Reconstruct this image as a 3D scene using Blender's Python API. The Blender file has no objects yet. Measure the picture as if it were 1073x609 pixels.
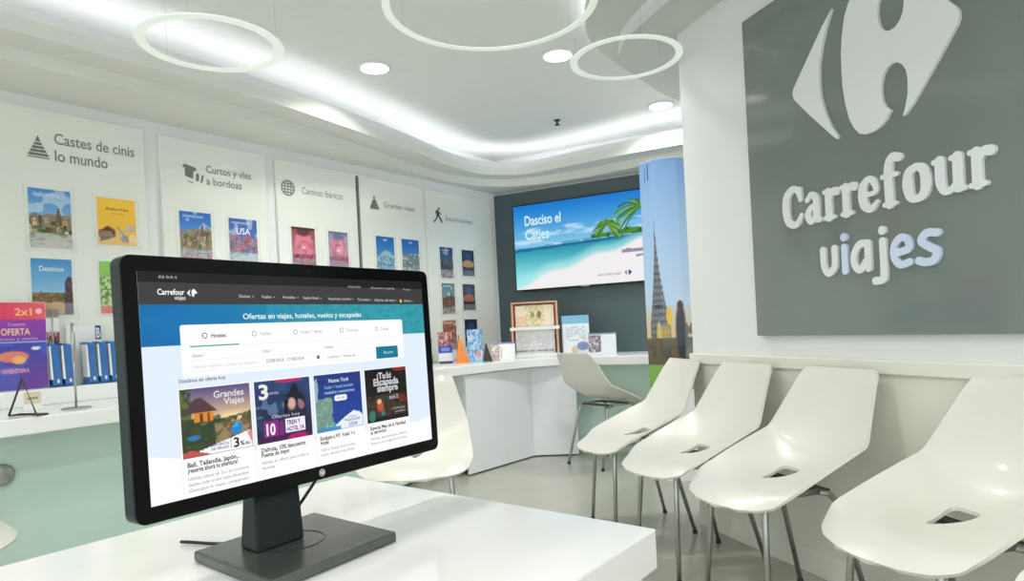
import bpy, bmesh, math, random
import numpy as np
from mathutils import Matrix, Vector

SC = bpy.context.scene
COL = SC.collection
PI = math.pi

# ------------------------------------------------------------------ camera, world, exposure
ROLL = 0.05
cd = bpy.data.cameras.new('camera')
cd.sensor_fit = 'HORIZONTAL'; cd.sensor_width = 36.0
cd.lens = 700.0 / 1073.0 * 36.0
cd.shift_x = -39 * math.sin(ROLL) / 1073.0
cd.shift_y = 39 * math.cos(ROLL) / 1073.0
cd.clip_start = 0.02
cam = bpy.data.objects.new('camera', cd); COL.objects.link(cam)
cam.matrix_world = Matrix.Translation((0, 0, 1.1)) @ Matrix.Rotation(PI / 2, 4, 'X') @ Matrix.Rotation(-ROLL, 4, 'Z')
SC.camera = cam
SC.view_settings.view_transform = 'Standard'
SC.view_settings.look = 'None'
SC.view_settings.gamma = 1.0
SC.view_settings.use_curve_mapping = False
SC.view_settings.exposure = 0.2
W = bpy.data.worlds.new('world'); SC.world = W; W.use_nodes = True
W.node_tree.nodes['Background'].inputs[0].default_value = (0.93, 0.97, 1.0, 1)
W.node_tree.nodes['Background'].inputs[1].default_value = 1.75
LAMP_W = 10.0
COVE_E = 6.8

# ------------------------------------------------------------------ colour and materials
def lin(c):
    c = np.asarray(c, float) / 255.0
    return np.where(c <= 0.04045, c / 12.92, ((c + 0.055) / 1.055) ** 2.4)

MATS = {}
def mat(name, col, rough=0.5, metal=0.0, coat=0.0, vary=0.03, scale=6.0, emit=0.0, alpha=1.0, bump=0.0, trans=0.0, spec=0.5):
    m = bpy.data.materials.new(name); m.use_nodes = True
    nt = m.node_tree; b = nt.nodes['Principled BSDF']
    c = list(lin(col)) + [1]
    if vary > 0:
        tc = nt.nodes.new('ShaderNodeTexCoord'); nz = nt.nodes.new('ShaderNodeTexNoise')
        nz.inputs['Scale'].default_value = scale; nz.inputs['Detail'].default_value = 3
        nt.links.new(tc.outputs['Object'], nz.inputs['Vector'])
        rp = nt.nodes.new('ShaderNodeValToRGB')
        rp.color_ramp.elements[0].position = 0.3; rp.color_ramp.elements[1].position = 0.7
        rp.color_ramp.elements[0].color = [v * (1 - vary) for v in c[:3]] + [1]
        rp.color_ramp.elements[1].color = [min(1, v * (1 + vary)) for v in c[:3]] + [1]
        nt.links.new(nz.outputs['Fac'], rp.inputs['Fac'])
        nt.links.new(rp.outputs['Color'], b.inputs['Base Color'])
        if bump > 0:
            bp = nt.nodes.new('ShaderNodeBump'); bp.inputs['Strength'].default_value = bump
            nt.links.new(nz.outputs['Fac'], bp.inputs['Height']); nt.links.new(bp.outputs['Normal'], b.inputs['Normal'])
    else:
        b.inputs['Base Color'].default_value = c
    b.inputs['Roughness'].default_value = rough
    b.inputs['Metallic'].default_value = metal
    b.inputs['Coat Weight'].default_value = coat
    b.inputs['Coat Roughness'].default_value = 0.05
    b.inputs['Specular IOR Level'].default_value = spec
    b.inputs['Transmission Weight'].default_value = trans
    if emit > 0:
        b.inputs['Emission Color'].default_value = c
        b.inputs['Emission Strength'].default_value = emit
    b.inputs['Alpha'].default_value = alpha
    MATS[name] = m
    return m

def paint_mat(name, emissive=False, rough=0.35, coat=0.0, strength=0.87):
    """printed / displayed artwork: colour comes from the mesh's own colour attribute"""
    m = bpy.data.materials.new(name); m.use_nodes = True
    nt = m.node_tree; b = nt.nodes['Principled BSDF']
    a = nt.nodes.new('ShaderNodeVertexColor'); a.layer_name = 'Col'
    if emissive:
        b.inputs['Base Color'].default_value = (0.01, 0.01, 0.01, 1)
        nt.links.new(a.outputs['Color'], b.inputs['Emission Color'])
        b.inputs['Emission Strength'].default_value = strength
        b.inputs['Specular IOR Level'].default_value = 0.1
    else:
        nt.links.new(a.outputs['Color'], b.inputs['Base Color'])
    b.inputs['Roughness'].default_value = rough
    b.inputs['Coat Weight'].default_value = coat
    MATS[name] = m
    return m

mat('wall_white', (231, 233, 232), 0.55, vary=0.01)
mat('wall_lower', (226, 226, 214), 0.6, vary=0.01)
mat('ceiling_white', (234, 236, 233), 0.75, vary=0.008)
mat('soffit_white', (224, 226, 218), 0.7, vary=0.008)
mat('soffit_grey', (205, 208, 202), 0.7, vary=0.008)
mat('slate', (78, 95, 98), 0.45, vary=0.05)
mat('counter_white', (240, 242, 240), 0.18, vary=0.01)
mat('cabinet_white', (232, 235, 237), 0.3, vary=0.01)
mat('green_glass', (200, 226, 213), 0.12, vary=0.02, coat=0.4)
mat('panel_white', (232, 235, 226), 0.2, coat=0.6, vary=0.01)
mat('acrylic', (244, 246, 244), 0.06, vary=0.0, alpha=0.09)
mat('ink_grey', (120, 122, 120), 0.5, vary=0.0)
mat('ink_dark', (66, 72, 78), 0.5, vary=0.0)
mat('shell', (223, 221, 212), 0.32, vary=0.012, coat=0.08)
mat('steel', (176, 178, 174), 0.28, metal=0.9, vary=0.02)
mat('bracket', (60, 62, 60), 0.5, vary=0.05)
mat('rubber', (50, 50, 50), 0.7, vary=0.05)
mat('black_plastic', (12, 16, 17), 0.3, vary=0.05, spec=0.3)
mat('bezel', (5, 6, 7), 0.16, vary=0.02, spec=0.12)
mat('side_plastic', (18, 34, 34), 0.4, vary=0.05, spec=0.2)
mat('base_grey', (92, 97, 92), 0.26, metal=0.5, vary=0.04, scale=30)
mat('neck_dark', (14, 26, 28), 0.35, metal=0.0, vary=0.05, spec=0.25)
mat('logo_silver', (190, 192, 190), 0.3, vary=0.0)
mat('desk_white', (222, 223, 220), 0.16, vary=0.01, coat=0.2)
mat('sign_slate', (116, 126, 121), 0.12, vary=0.05, scale=2.5, coat=0.3)
mat('sign_letter', (226, 229, 230), 0.18, vary=0.0, coat=0.3)
mat('sign_letter_reflection', (206, 218, 240), 0.18, vary=0.0, coat=0.3)  # same white letters, a bluish reflection put into the base colour
mat('lamp_glow', (255, 253, 245), 0.4, vary=0.0, emit=3.0)
mat('cove_glow', (246, 246, 255), 0.4, vary=0.0, emit=COVE_E)
mat('ring_glow', (232, 240, 232), 0.4, vary=0.0, emit=0.32)
mat('wire', (190, 192, 190), 0.4, metal=0.5, vary=0.0)
mat('wood_orange', (214, 158, 124), 0.45, vary=0.12, scale=12)
mat('dark_iron', (70, 68, 68), 0.35, metal=0.6, vary=0.05)
mat('blue_plastic', (54, 112, 178), 0.25, vary=0.06, coat=0.3)
mat('paper_white', (236, 236, 232), 0.6, vary=0.01)
mat('orange_card', (236, 140, 62), 0.5, vary=0.03)
mat('dark_card', (52, 52, 46), 0.5, vary=0.05)
paint_mat('screen_paint', True, 0.2)
paint_mat('print_paint', False, 0.3, 0.3)

# floor: pale polished concrete look
fm = mat('floor_polished', (176, 176, 164), 0.2, vary=0.05, scale=1.6)

# ------------------------------------------------------------------ object helpers
def link(o, parent=None):
    COL.objects.link(o)
    if parent: o.parent = parent
    return o
def tag(o, label=None, cat=None, group=None, kind=None):
    if label: o['label'] = label
    if cat: o['category'] = cat
    if group: o['group'] = group
    if kind: o['kind'] = kind
    return o
def empty(name, loc, rz=0.0, label=None, cat=None, group=None):
    o = bpy.data.objects.new(name, None); o.empty_display_size = 0.1
    o.location = loc; o.rotation_euler = (0, 0, rz)
    link(o); return tag(o, label, cat, group)
def copy_tree(o, parent=None):
    c = o.copy(); COL.objects.link(c)
    if parent: c.parent = parent
    for ch in list(o.children): copy_tree(ch, c)
    return c

class MB:
    def __init__(s): s.v = []; s.f = []; s.sm = []
    def add(s, vs, fs, smooth=False, M=None):
        n = len(s.v)
        if M is not None: vs = [M @ Vector(p) for p in vs]
        s.v += [tuple(p) for p in vs]; s.f += [tuple(i + n for i in f) for f in fs]; s.sm += [smooth] * len(fs)
        return s
    def box(s, x0, x1, y0, y1, z0, z1, M=None):
        vs = [(x, y, z) for x in (x0, x1) for y in (y0, y1) for z in (z0, z1)]
        return s.add(vs, [(0, 1, 3, 2), (4, 6, 7, 5), (0, 4, 5, 1), (2, 3, 7, 6), (0, 2, 6, 4), (1, 5, 7, 3)], False, M)
    def prism_z(s, poly, z0, z1, M=None):
        n = len(poly)
        a = sum(poly[i][0] * poly[(i + 1) % n][1] - poly[(i + 1) % n][0] * poly[i][1] for i in range(n))
        if a < 0: poly = poly[::-1]
        vs = [(x, y, z0) for x, y in poly] + [(x, y, z1) for x, y in poly]
        fs = [tuple(range(n))[::-1], tuple(range(n, 2 * n))] + [(i, (i + 1) % n, n + (i + 1) % n, n + i) for i in range(n)]
        return s.add(vs, fs, False, M)
    def prism_y(s, poly, y0, y1, M=None):
        """poly in (x,z); front face at y0 (towards -Y)"""
        n = len(poly)
        a = sum(poly[i][0] * poly[(i + 1) % n][1] - poly[(i + 1) % n][0] * poly[i][1] for i in range(n))
        if a < 0: poly = poly[::-1]
        vs = [(x, y0, z) for x, z in poly] + [(x, y1, z) for x, z in poly]
        fs = [tuple(range(n)), tuple(range(n, 2 * n))[::-1]] + [((i + 1) % n, i, n + i, n + (i + 1) % n) for i in range(n)]
        return s.add(vs, fs, False, M)
    def tube(s, pts, r, n=12, cap=True, closed=False, smooth=True):
        pts = [Vector(p) for p in pts]; m = len(pts)
        rs = r if isinstance(r, (list, tuple)) else [r] * m
        vs = []; up = None
        for i, p in enumerate(pts):
            a = pts[(i - 1) % m] if (closed or i > 0) else p
            b = pts[(i + 1) % m] if (closed or i < m - 1) else p
            t = (b - a).normalized()
            if up is None: up = Vector((0, 0, 1)) if abs(t.z) < 0.9 else Vector((1, 0, 0))
            x = t.cross(up).normalized(); y = x.cross(t).normalized(); up = y
            for k in range(n):
                q = 2 * PI * k / n
                vs.append(p + x * math.cos(q) * rs[i] + y * math.sin(q) * rs[i])
        fs = []
        for i in range(m if closed else m - 1):
            j = (i + 1) % m
            for k in range(n):
                l = (k + 1) % n
                fs.append((i * n + k, i * n + l, j * n + l, j * n + k))
        s.add(vs, fs, smooth)
        if cap and not closed:
            s.add(vs[:n], [tuple(range(n))[::-1]]); s.add(vs[-n:], [tuple(range(n))])
        return s
    def lathe(s, prof, n=32, M=None, smooth=True):
        vs = []; fs = []
        for r, z in prof:
            for k in range(n):
                q = 2 * PI * k / n; vs.append((r * math.cos(q), r * math.sin(q), z))
        for i in range(len(prof) - 1):
            for k in range(n):
                l = (k + 1) % n; fs.append((i * n + k, i * n + l, (i + 1) * n + l, (i + 1) * n + k))
        s.add(vs, fs, smooth, M)
        s.add(vs[:n], [tuple(range(n))[::-1]], False, M); s.add(vs[-n:], [tuple(range(n))], False, M)
        return s
    def build(s, name, m, parent=None, bevel=0.0, seg=2, kind=None):
        me = bpy.data.meshes.new(name); me.from_pydata(s.v, [], s.f)
        me.polygons.foreach_set('use_smooth', s.sm)
        bm = bmesh.new(); bm.from_mesh(me)
        bmesh.ops.remove_doubles(bm, verts=bm.verts, dist=1e-6)
        bmesh.ops.recalc_face_normals(bm, faces=bm.faces)
        if bevel > 0:
            es = [e for e in bm.edges if len(e.link_faces) == 2 and e.calc_face_angle(0) > 0.6]
            bmesh.ops.bevel(bm, geom=es, offset=bevel, segments=seg, profile=0.5, affect='EDGES')
        bm.to_mesh(me); bm.free()
        me.materials.append(MATS[m])
        o = bpy.data.objects.new(name, me)
        if kind: o['kind'] = kind
        return link(o, parent)

def text_polys(txt, bold=0.0):
    cu = bpy.data.curves.new('t', 'FONT'); cu.body = txt; cu.size = 1.0; cu.offset = bold; cu.resolution_u = 3
    ob = bpy.data.objects.new('t', cu); COL.objects.link(ob)
    dg = bpy.context.evaluated_depsgraph_get()
    me = bpy.data.meshes.new_from_object(ob.evaluated_get(dg))
    vs = [tuple(v.co) for v in me.vertices]; fs = [tuple(p.vertices) for p in me.polygons]
    bpy.data.objects.remove(ob); bpy.data.curves.remove(cu); bpy.data.meshes.remove(me)
    return vs, fs

class Flat:
    """a flat printed or displayed sheet in the XZ plane, facing -Y, layers a hair apart"""
    def __init__(s): s.v = []; s.f = []; s.c = []; s.step = 0.0004; s.base = 0.0
    def y(s, layer): return s.base - layer * s.step
    def poly(s, pts, col, layer=0):
        n = len(s.v); s.v += [(x, s.y(layer), z) for x, z in pts]; s.f.append(tuple(range(n, n + len(pts))))
        s.c.append([lin(col)] * len(pts)); return s
    def rect(s, x0, x1, z0, z1, col, layer=0): return s.poly([(x0, z0), (x1, z0), (x1, z1), (x0, z1)], col, layer)
    def rrect(s, x0, x1, z0, z1, r, col, layer=0):
        p = []
        for cx, cz, a in ((x1 - r, z1 - r, 0), (x0 + r, z1 - r, 1), (x0 + r, z0 + r, 2), (x1 - r, z0 + r, 3)):
            for k in range(5):
                q = (a + k / 4) * PI / 2; p.append((cx + r * math.cos(q), cz + r * math.sin(q)))
        return s.poly(p, col, layer)
    def disc(s, cx, cz, rx, rz, col, layer=0, n=20):
        return s.poly([(cx + rx * math.cos(2 * PI * k / n), cz + rz * math.sin(2 * PI * k / n)) for k in range(n)], col, layer)
    def text(s, txt, x0, x1, z0, h, col, layer=1, bold=0.0):
        """h is the font size; fitted to x0..x1 when x1 is given"""
        vs, fs = text_polys(txt, bold)
        if not vs: return s
        a = min(v[0] for v in vs); b = max(v[0] for v in vs)
        sx = (x1 - x0) / (b - a) if x1 is not None else h
        n = len(s.v); s.v += [(x0 + (v[0] - a) * sx, s.y(layer), z0 + v[1] * h) for v in vs]
        for f in fs: s.f.append(tuple(i + n for i in f)); s.c.append([lin(col)] * len(f))
        return s
    def image(s, x0, x1, z0, z1, arr, layer=0, fn=None):
        H, Wd = arr.shape[:2]; L = lin(arr * 255.0)
        n = len(s.v)
        for j in range(H):
            for i in range(Wd):
                u = i / (Wd - 1); v = 1 - j / (H - 1)
                if fn: s.v.append(fn(u, v))
                else: s.v.append((x0 + (x1 - x0) * u, s.y(layer), z0 + (z1 - z0) * v))
        for j in range(H - 1):
            for i in range(Wd - 1):
                q = [(j + 1, i), (j + 1, i + 1), (j, i + 1), (j, i)]
                s.f.append(tuple(n + a * Wd + b for a, b in q)); s.c.append([L[a, b] for a, b in q])
        return s
    def build(s, name, m, parent=None, thick=0.0):
        me = bpy.data.meshes.new(name); me.from_pydata(s.v, [], s.f)
        at = me.color_attributes.new('Col', 'FLOAT_COLOR', 'CORNER')
        flat = []
        for cs in s.c:
            for c in cs: flat += [float(c[0]), float(c[1]), float(c[2]), 1.0]
        at.data.foreach_set('color', flat)
        me.materials.append(MATS[m])
        return link(bpy.data.objects.new(name, me), parent)

# ------------------------------------------------------------------ tiny raster painter (printed pictures on real flat sheets)
class Pic:
    def __init__(s, w, h, top, bot=None, seed=1):
        s.w, s.h = w, h; s.rs = np.random.RandomState(seed)
        t = np.linspace(0, 1, h)[:, None, None]
        top = np.array(top) / 255.0; bot = top if bot is None else np.array(bot) / 255.0
        s.a = np.ones((h, w, 3)) * (top * (1 - t) + bot * t)
        s.X, s.Y = np.meshgrid(np.linspace(0, 1, w), np.linspace(0, 1, h))
    def mix(s, m, col):
        col = np.array(col) / 255.0; m = np.clip(m, 0, 1)[..., None]
        s.a = s.a * (1 - m) + col * m; return s
    def noise(s, n, m=None):
        m = m or n
        g = s.rs.rand(m + 2, n + 2)
        x = s.X * n; y = s.Y * m; i = x.astype(int); j = y.astype(int); u = x - i; v = y - j
        u = u * u * (3 - 2 * u); v = v * v * (3 - 2 * v)
        return (g[j, i] * (1 - u) + g[j, i + 1] * u) * (1 - v) + (g[j + 1, i] * (1 - u) + g[j + 1, i + 1] * u) * v
    def ell(s, cx, cy, rx, ry, col, soft=0.15, k=1.0):
        d = np.sqrt(((s.X - cx) / rx) ** 2 + ((s.Y - cy) / ry) ** 2)
        return s.mix(np.clip((1 - d) / soft, 0, 1) * k, col)
    def rect(s, x0, x1, y0, y1, col, k=1.0):
        return s.mix(((s.X >= x0) & (s.X <= x1) & (s.Y >= y0) & (s.Y <= y1)) * k, col)
    def grad(s, y0, y1, c0, c1, mask=None):
        t = np.clip((s.Y - y0) / (y1 - y0), 0, 1)[..., None]
        m = ((s.Y >= y0) & (s.Y <= y1)) if mask is None else mask
        c = np.array(c0) / 255.0 * (1 - t) + np.array(c1) / 255.0 * t
        s.a = np.where(m[..., None], c, s.a); return s
    def poly(s, pts, col, k=1.0):
        ins = np.zeros(s.X.shape, bool); n = len(pts)
        for i in range(n):
            x0, y0 = pts[i]; x1, y1 = pts[(i + 1) % n]
            if y0 == y1: continue
            c = ((y0 > s.Y) != (y1 > s.Y)) & (s.X < (x1 - x0) * (s.Y - y0) / (y1 - y0) + x0)
            ins ^= c
        return s.mix(ins * k, col)
    def line(s, pts, w, col, k=1.0):
        ar = s.w / s.h
        for (x0, y0), (x1, y1) in zip(pts[:-1], pts[1:]):
            dx, dy = (x1 - x0) * ar, y1 - y0; L = dx * dx + dy * dy + 1e-9
            t = np.clip(((s.X - x0) * ar * dx + (s.Y - y0) * dy) / L, 0, 1)
            d = np.hypot((s.X - x0) * ar - t * dx, s.Y - y0 - t * dy)
            s.mix(np.clip((w - d) / (w * 0.5), 0, 1) * k, col)
        return s
    def speck(s, n, m, mask, cols, k=0.8):
        f = s.noise(n, m); q = s.noise(n * 2, m * 2)
        for i, c in enumerate(cols):
            lo = i / len(cols); s.mix(((q * .5 + f * .5) > 0.25 + lo * 0.5) * mask * k, c)
        return s

def town(seed, w=54, h=66, sky=(70, 140, 205), sky2=(185, 215, 235), bld=((120, 96, 84), (176, 140, 110), (84, 110, 70), (205, 180, 150)), ground=((120, 132, 110), (205, 200, 190)), hor=0.42):
    p = Pic(w, h, sky, sky2, seed)
    p.mix((p.noise(4, 6) > 0.62) * 0.5, (235, 242, 248))
    sk = hor + 0.16 * (p.noise(7, 1) - 0.5)
    p.mix(p.Y > sk, bld[0])
    p.speck(9, 12, (p.Y > sk) & (p.Y < 0.74), bld, 0.6); p.speck(22, 26, (p.Y > sk) & (p.Y < 0.74), bld[::-1], 0.45)
    rs = np.random.RandomState(seed + 500)
    for k in range(30):
        x = rs.uniform(-.05, .95); y = hor + 0.04 + 0.30 * k / 30 + rs.uniform(-.03, .03); ww = rs.uniform(.05, .14); hh = rs.uniform(.05, .13)
        c = np.array(bld[rs.randint(len(bld))]) * rs.uniform(.75, 1.2)
        p.rect(x, x + ww, y, y + hh, np.clip(c, 0, 255), .9); p.rect(x, x + ww, y - .015, y + .004, np.clip(c * .62, 0, 255), .8)
        for q in range(3): p.rect(x + ww * (.15 + .28 * q), x + ww * (.27 + .28 * q), y + hh * .35, y + hh * .6, c * .5, .6)
    p.poly([(.62, hor + .14), (.66, hor - .06), (.70, hor - .14), (.74, hor - .04), (.77, hor + .14)], np.array(bld[0]) * .9, .9)
    p.grad(0.74, 1.0, ground[0], ground[1])
    p.speck(5, 14, p.Y > 0.74, (ground[0], (230, 228, 222), ground[1]), 0.5)
    p.rect(0.1, 0.75, 0.07, 0.11, (225, 235, 245), 0.5)
    return p.a

# ------------------------------------------------------------------ wall frames: X runs to the right along the wall, -Y looks into the room
class Frame:
    def __init__(s, o, d):
        L = math.hypot(*d); s.o = o; s.d = (d[0] / L, d[1] / L); s.rz = math.atan2(d[1], d[0])
        s.n = (s.d[1], -s.d[0])          # into the room
    def at(s, x, off=0.0, z=0.0):
        return (s.o[0] + s.d[0] * x + s.n[0] * off, s.o[1] + s.d[1] * x + s.n[1] * off, z)
LW = Frame((-0.17, 6.52), (0.594, 0.805))          # left display wall, x is negative towards the camera
TW = Frame((-0.19, 6.60), (1.42, -0.73))           # television wall
SW = Frame((0.9505, 3.5694), (0.32793, -0.9447))    # sign wall

def wall_box(fr, x0, x1, y0, y1, z0, z1, name, m, bevel=0.0):
    """structure box in a wall's frame, placed with a transform so its origin is on the wall"""
    o = MB().box(x0, x1, y0, y1, z0, z1).build(name, m, None, bevel)
    o.location = fr.at(0); o.rotation_euler = (0, 0, fr.rz); o['kind'] = 'structure'
    return o

# ================================================================== STRUCTURE
MB().prism_z([(-7, -4), (5, -4), (5, 8), (-7, 8)], -0.1, 0.0).build('floor', 'floor_polished', kind='structure')
MB().prism_z([(-7, -4), (5, -4), (5, 8), (-7, 8)], 2.75, 2.85).build('ceiling', 'ceiling_white', kind='structure')
wall_box(LW, -7.2, 0.22, 0.0, 0.12, 0.0, 2.75, 'wall_left', 'wall_white')
wall_box(TW, -0.02, 4.2, 0.03, 0.15, 0.0, 2.75, 'wall_back', 'wall_white')
wall_box(SW, 0.0, 4.2, 0.0, 0.14, 0.0, 2.62, 'wall_right', 'wall_white')
wall_box(SW, -0.004, 4.2, -0.004, 0.0, 0.06, 0.862, 'trim_1', 'wall_lower')
wall_box(SW, -0.012, 4.2, -0.02, 0.0, 0.862, 0.916, 'trim_2', 'wall_lower', 0.006)
wall_box(SW, -0.006, 4.2, -0.010, 0.0, 0.0, 0.10, 'baseboard_right', 'wall_lower', 0.003)
wall_box(TW, -0.02, 4.2, 0.0, 0.03, 0.0, 2.40, 'trim_3', 'slate')

def catmull(pts, n=8):
    P = [np.array(p, float) for p in pts]; P = [2 * P[0] - P[1]] + P + [2 * P[-1] - P[-2]]
    out = []
    for i in range(1, len(P) - 2):
        for k in range(n):
            t = k / n; a, b, c, d = P[i - 1:i + 3]
            out.append(tuple(0.5 * ((2 * b) + (c - a) * t + (2 * a - 5 * b + 4 * c - d) * t * t + (3 * b - a - 3 * c + d) * t ** 3)))
    out.append(tuple(P[-2])); return out

def offset_path(p, d):
    out = []
    for i in range(len(p)):
        a = np.array(p[max(0, i - 1)]); b = np.array(p[min(len(p) - 1, i + 1)]); t = (b - a) / (np.linalg.norm(b - a) + 1e-9)
        out.append((p[i][0] - t[1] * d, p[i][1] + t[0] * d))
    return out
pathA = catmull([(-4.6, 0.05), (-3.35, 1.6), (-2.24, 2.99), (-1.55, 3.95), (-1.06, 4.87), (-0.77, 5.47), (-0.47, 5.95), (-0.12, 6.21), (0.26, 6.21), (0.74, 5.98), (1.18, 5.68), (2.6, 4.93)])
pathL = catmull([(-4.45, -0.05), (-3.1, 1.55), (-2.13, 2.84), (-1.42, 3.80), (-0.94, 4.66), (-0.67, 5.20), (-0.47, 5.64), (-0.24, 5.97), (0.0, 6.07), (0.26, 6.04), (1.15, 5.45), (2.5, 4.72)])
outer = [TW.at(3.3, -0.02)[:2], TW.at(0.0, -0.02)[:2], LW.at(0, -0.02)[:2], LW.at(-7.15, -0.02)[:2]]
MB().prism_z(pathA + outer, 2.42, 2.49).build('trim_4', 'soffit_white', kind='structure')
MB().prism_z(pathL + outer, 2.49, 2.56).build('trim_5', 'soffit_white', kind='structure')
def rim(path, z0, z1, name):
    inner = offset_path(path, 0.018)
    MB().prism_z(path + inner[::-1], z0, z1).build(name, 'wall_white', kind='structure')
# lowered ceiling beside the sign wall
curveR = catmull([(3.2, 5.9), (1.9, 5.25), (1.17, 4.59), (0.88, 4.21), (0.66, 3.89), (0.5, 3.62), (0.44, 3.38), (0.48, 3.14), (0.62, 2.86), (0.86, 2.45), (1.0, 1.9), (0.95, 1.0), (0.6, -0.2)])
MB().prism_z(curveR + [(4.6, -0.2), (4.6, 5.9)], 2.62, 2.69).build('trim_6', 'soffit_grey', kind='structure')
arc = catmull([(0.655, 3.72), (0.635, 3.53), (0.65, 3.40), (0.70, 3.20), (0.80, 2.95), (0.98, 2.60), (1.15, 2.2)])
arc2 = [(x + 0.004 + 0.06 * min(1, i / 22), y) for i, (x, y) in enumerate(arc)]
MB().prism_z(arc + arc2[::-1], 2.585, 2.622).build('trim_7', 'wall_white', kind='structure')

rim(pathL, 2.559, 2.605, 'trim_8')
rim(curveR, 2.689, 2.715, 'trim_9')
# LED strips lying in the coves
p1 = offset_path(pathL, 0.07)
MB().tube([(x, y, 2.572) for x, y in p1], 0.012, 8).build('led_strip', 'cove_glow')
tag(bpy.data.objects['led_strip'], 'long glowing light strip hidden in the cove above the display wall', 'light strip')
p2 = offset_path(curveR, 0.08)
MB().tube([(x, y, 2.702) for x, y in p2[10:80]], 0.012, 8).build('led_strip', 'cove_glow')
tag(bpy.data.objects['led_strip.001'], 'short glowing light strip above the curved lowered ceiling by the sign wall', 'light strip')

# ------------------------------------------------------------------ ceiling fittings
def downlight(x, y, z, label):
    t = empty('downlight', (x, y, z), 0, label, 'downlight', 'round recessed ceiling downlights')
    MB().lathe([(0.088, 0.0), (0.108, -0.001), (0.108, -0.008), (0.098, -0.012), (0.088, -0.008)], 32).build('rim', 'ceiling_white', t)
    MB().lathe([(0.004, -0.004), (0.088, -0.004), (0.086, -0.009), (0.004, -0.009)], 32).build('diffuser', 'lamp_glow', t)
    l = bpy.data.lights.new('downlight_lamp', 'AREA'); l.shape = 'DISK'; l.size = 0.17; l.energy = LAMP_W; l.spread = math.radians(140); l.color = (1.0, 0.985, 0.95)
    lo = bpy.data.objects.new('downlight_lamp', l); COL.objects.link(lo); lo.location = (x, y, z - 0.02)
for x, y, z, lab in ((-0.78, 4.13, 2.75, 'large bright round downlight, leftmost of the three in the ceiling'),
                     (0.35, 4.08, 2.75, 'round ceiling downlight left of the curved lowered ceiling edge'),
                     (1.21, 5.13, 2.75, 'round ceiling downlight nearest the pillar with the tower picture'),
                     (-1.9, 1.2, 2.75, None), (-0.6, 1.6, 2.75, None), (-3.0, 0.2, 2.75, None), (0.0, -0.6, 2.75, None), (-1.6, -1.6, 2.75, None), (1.25, 0.6, 2.62, None)):  # entries without a label: unseen lamps added to brighten the room
    downlight(x, y, z, lab or 'added ceiling downlight out of view, put in to light the room')

def ring(x, y, z, R, w, label, top):
    t = empty('ring_light', (x, y, z), 0, label, 'pendant light', 'flat ring pendant lights')
    m = MB(); n = 96; v = []; f = []
    for k in range(n):
        a = 2 * PI * k / n
        for r, h in ((R, 0.0), (R - w, 0.0), (R - w, 0.006), (R, 0.006)): v.append((r * math.cos(a), r * math.sin(a), h))
    for k in range(n):
        l = (k + 1) % n
        for j in range(4): f.append((k * 4 + j, k * 4 + (j + 1) % 4, l * 4 + (j + 1) % 4, l * 4 + j))
    m.add(v, f, False); m.build('glowing_ring', 'ring_glow', t)
    for k in range(3):
        a = 2 * PI * (k + 0.3) / 3; r = R - w / 2
        MB().tube([(r * math.cos(a), r * math.sin(a), 0.005), (r * math.cos(a), r * math.sin(a), top - z)], 0.0007, 6).build('wire', 'wire', t)
ring(-1.26, 2.93, 2.40, 0.30, 0.042, 'thin white ring pendant light at upper left, over the cove edge', 2.75)
ring(-0.03, 2.80, 2.45, 0.45, 0.032, 'largest white ring pendant light at the top centre, cut by the frame', 2.75)
ring(0.645, 3.44, 2.45, 0.285, 0.035, 'white ring pendant light hanging beside the sign wall corner', 2.62)

t = empty('sprinkler', (0.43, 5.37, 2.75), 0, 'small dark sprinkler head in the middle of the ceiling', 'sprinkler')
MB().lathe([(0.028, 0), (0.028, -0.006), (0.01, -0.010), (0.008, -0.03), (0.003, -0.035)], 16).build('body', 'dark_iron', t)
MB().lathe([(0.024, -0.038), (0.024, -0.041), (0.003, -0.043)], 16).build('deflector', 'dark_iron', t)

# ================================================================== SIGN
def stroke(mb, pts, w, y0, y1, n=10):
    """a rounded ribbon stroke in XZ of varying width, extruded from y0 (front) to y1"""
    P = catmull(pts, n) if len(pts) > 2 else [tuple(map(float, p)) for p in pts]
    m = len(P); ws = np.interp(np.linspace(0, 1, m), np.linspace(0, 1, len(w)), w) / 2 if isinstance(w, (list, tuple)) else np.full(m, w / 2)
    L = []; R = []
    for i in range(m):
        a = np.array(P[max(0, i - 1)]); b = np.array(P[min(m - 1, i + 1)]); t = (b - a) / (np.linalg.norm(b - a) + 1e-9); nn = np.array([-t[1], t[0]])
        c = np.array(P[i]); L.append(c + nn * ws[i]); R.append(c - nn * ws[i])
    for i in range(m - 1):
        q = [L[i], L[i + 1], R[i + 1], R[i]]
        mb.prism_y([tuple(p) for p in q], y0, y1)
    for i in (0, m - 1):
        mb.prism_y([(P[i][0] + ws[i] * math.cos(2 * PI * k / 14), P[i][1] + ws[i] * math.sin(2 * PI * k / 14)) for k in range(14)], y0, y1)
    return mb

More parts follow.
